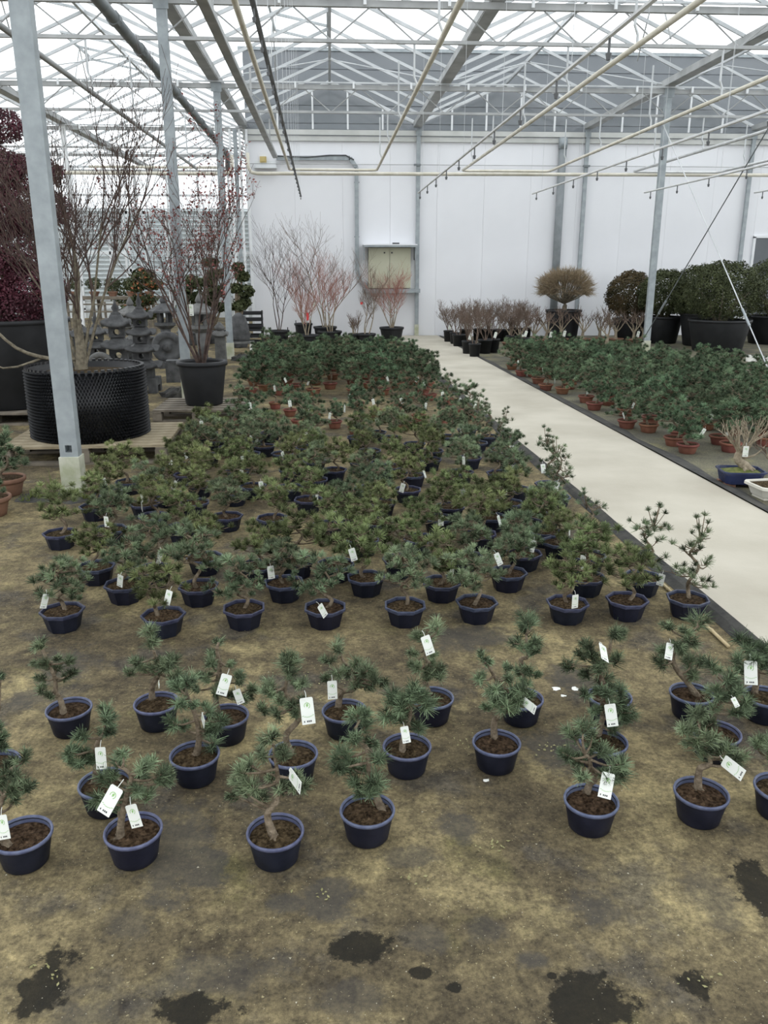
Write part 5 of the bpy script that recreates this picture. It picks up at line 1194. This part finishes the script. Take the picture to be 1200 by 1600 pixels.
# ------------------------------------------------------------ floor details
a = onz(1024, 905); c = onz(1138, 1014); t = thing('bamboo_cane', 'split bamboo cane lying on the fabric beside the path', 'cane'); a.z = c.z = .012; cc_ = [a, a.lerp(c, .33), a.lerp(c, .66), c]
MB().tube(cc_, .0085, 7).build('cane', 'bamboo', t, True)
for i in (.2, .5, .8): q = a.lerp(c, i); dd = (c - a).normalized() * .006; MB().tube([q - dd, q + dd], .0105, 7).build('node', 'bamboo', t)
# weeds and earth at the foot of the column
p = Vector((X0 - .06, 6.27, 0)); t = thing('weed_patch', 'weeds in black crumbled earth at the mossy column foot', 'weeds', p); g = random.Random(8); q = MB(); N = 20; vs = [(0, 0, .02)]; 
for ring, rr_ in ((0, .16), (1, .30)):
    for j in range(N): a = 2 * PI * j / N; s = rr_ * g.uniform(.75, 1.2); vs.append((s * math.cos(a) * 1.15 - .06, s * math.sin(a) * .75, .022 if ring == 0 else .001))
fs = [(0, 1 + j, 1 + (j + 1) % N) for j in range(N)] + [(1 + j, 1 + N + j, 1 + N + (j + 1) % N, 1 + (j + 1) % N) for j in range(N)]
q.add(vs, fs).build('earth', 'fabric_edge', t)
TUF = [(Vector((g.uniform(-.33, .25), g.uniform(-.16, -.02), .02)), (g.uniform(-.4, .4), g.uniform(-.4, .4), 1), g.uniform(.03, .07)) for i in range(40)] + [(Vector((-.13 + g.uniform(-.02, .02), -.06, .04)), (g.uniform(-.3, .3), -.2, 1), .16) for i in range(3)]
me = needle_tufts('weeds', TUF, 16, .006, 'needle', np.random.default_rng(2), (.2, 1.0)); me.materials.clear(); me.materials.append(MATS['weed']); me.polygons.foreach_set('material_index', [0] * len(me.polygons)); put(me, 'weeds', t)
# crumbs and dry leaf scraps scattered on the fabric (uncountable)
g = np.random.default_rng(91); V = []; Fq = []; 
def scatter(n, sx, sy0, sy1, s0, s1, flat):
    for i in range(n):
        x = g.uniform(*sx); y = g.uniform(sy0, sy1); c = onz(x, y); s = g.uniform(s0, s1); a = g.uniform(0, 6.28); b0 = len(V); h_ = s * (.25 if flat else .6)
        for q in range(3): V.append((c.x + s * math.cos(a + q * 2.1) * g.uniform(.6, 1.2), c.y + s * math.sin(a + q * 2.1) * g.uniform(.6, 1.2), .0005))
        V.append((c.x, c.y, h_)); Fq.extend([(b0, b0 + 1, b0 + 3), (b0 + 1, b0 + 2, b0 + 3), (b0 + 2, b0, b0 + 3)])
scatter(1300, (0, 1200), 980, 1600, .0008, .0022, False); scatter(350, (0, 900), 800, 1000, .0015, .0035, False); scatter(60, (0, 1200), 1000, 1600, .003, .005, True)
me = bpy.data.meshes.new('grit'); me.from_pydata(V, [], Fq); me.materials.append(MATS['crumb']); o = put(me, 'grit'); stuff(o); o['label'] = 'pale crumbs and grit scattered over the ground fabric'; o['category'] = 'grit'
V.clear(); Fq.clear()
for (cx, cy, sp_, n) in ((512, 1062, 30, 26), (735, 1165, 22, 22), (855, 1170, 14, 22), (770, 1320, 16, 14), (75, 1520, 18, 10), (500, 1395, 14, 8), (1085, 1535, 12, 8), (650, 1370, 20, 10), (1150, 1005, 25, 14), (430, 1000, 60, 20), (1110, 710, 30, 10)):
    for i in range(n):
        c = onz(cx + g.normal(0, sp_), cy + g.normal(0, sp_ * .5)); s = g.uniform(.004, .008); a = g.uniform(0, 6.28); b0 = len(V)
        for q in range(4): V.append((c.x + s * (1 if q % 2 == 0 else .5) * math.cos(a + q * PI / 2), c.y + s * (1 if q % 2 == 0 else .5) * math.sin(a + q * PI / 2), .002 + g.uniform(0, .004)))
        Fq.append((b0, b0 + 1, b0 + 2, b0 + 3))
me = bpy.data.meshes.new('leaf_litter'); me.from_pydata(V, [], Fq); me.materials.append(MATS['leaf_yellow']); o = put(me, 'leaf_litter'); stuff(o); o['label'] = 'small yellow fallen leaves scattered on the ground fabric'; o['category'] = 'leaf litter'
for (cx, cy, s, lb) in ((870, 1076, .017, 'white dropping nearest the two-pompom pine'), (898, 1076, .016, 'white dropping nearest the windswept pine'), (880, 1087, .010, 'smallest white dropping in the dark patch between two pines'), (760, 1219, .010, 'white dropping in front of the lone slanting pine'), (975, 1297, .02, None)):
    if lb is None: continue
    c = onz(cx, cy); gr = random.Random(cx); q = MB(); N = 10; vs = [(0, 0, .004)]
    for j in range(N): a = 2 * PI * j / N; rr_ = s * gr.uniform(.6, 1.2); vs.append((rr_ * math.cos(a) * 1.2, rr_ * math.sin(a), .0005))
    q.add(vs, [(0, 1 + j, 1 + (j + 1) % N) for j in range(N)]); tag(q.build('dropping', 'white_plastic', None, True, (c.x, c.y, 0)), lb, 'dropping')
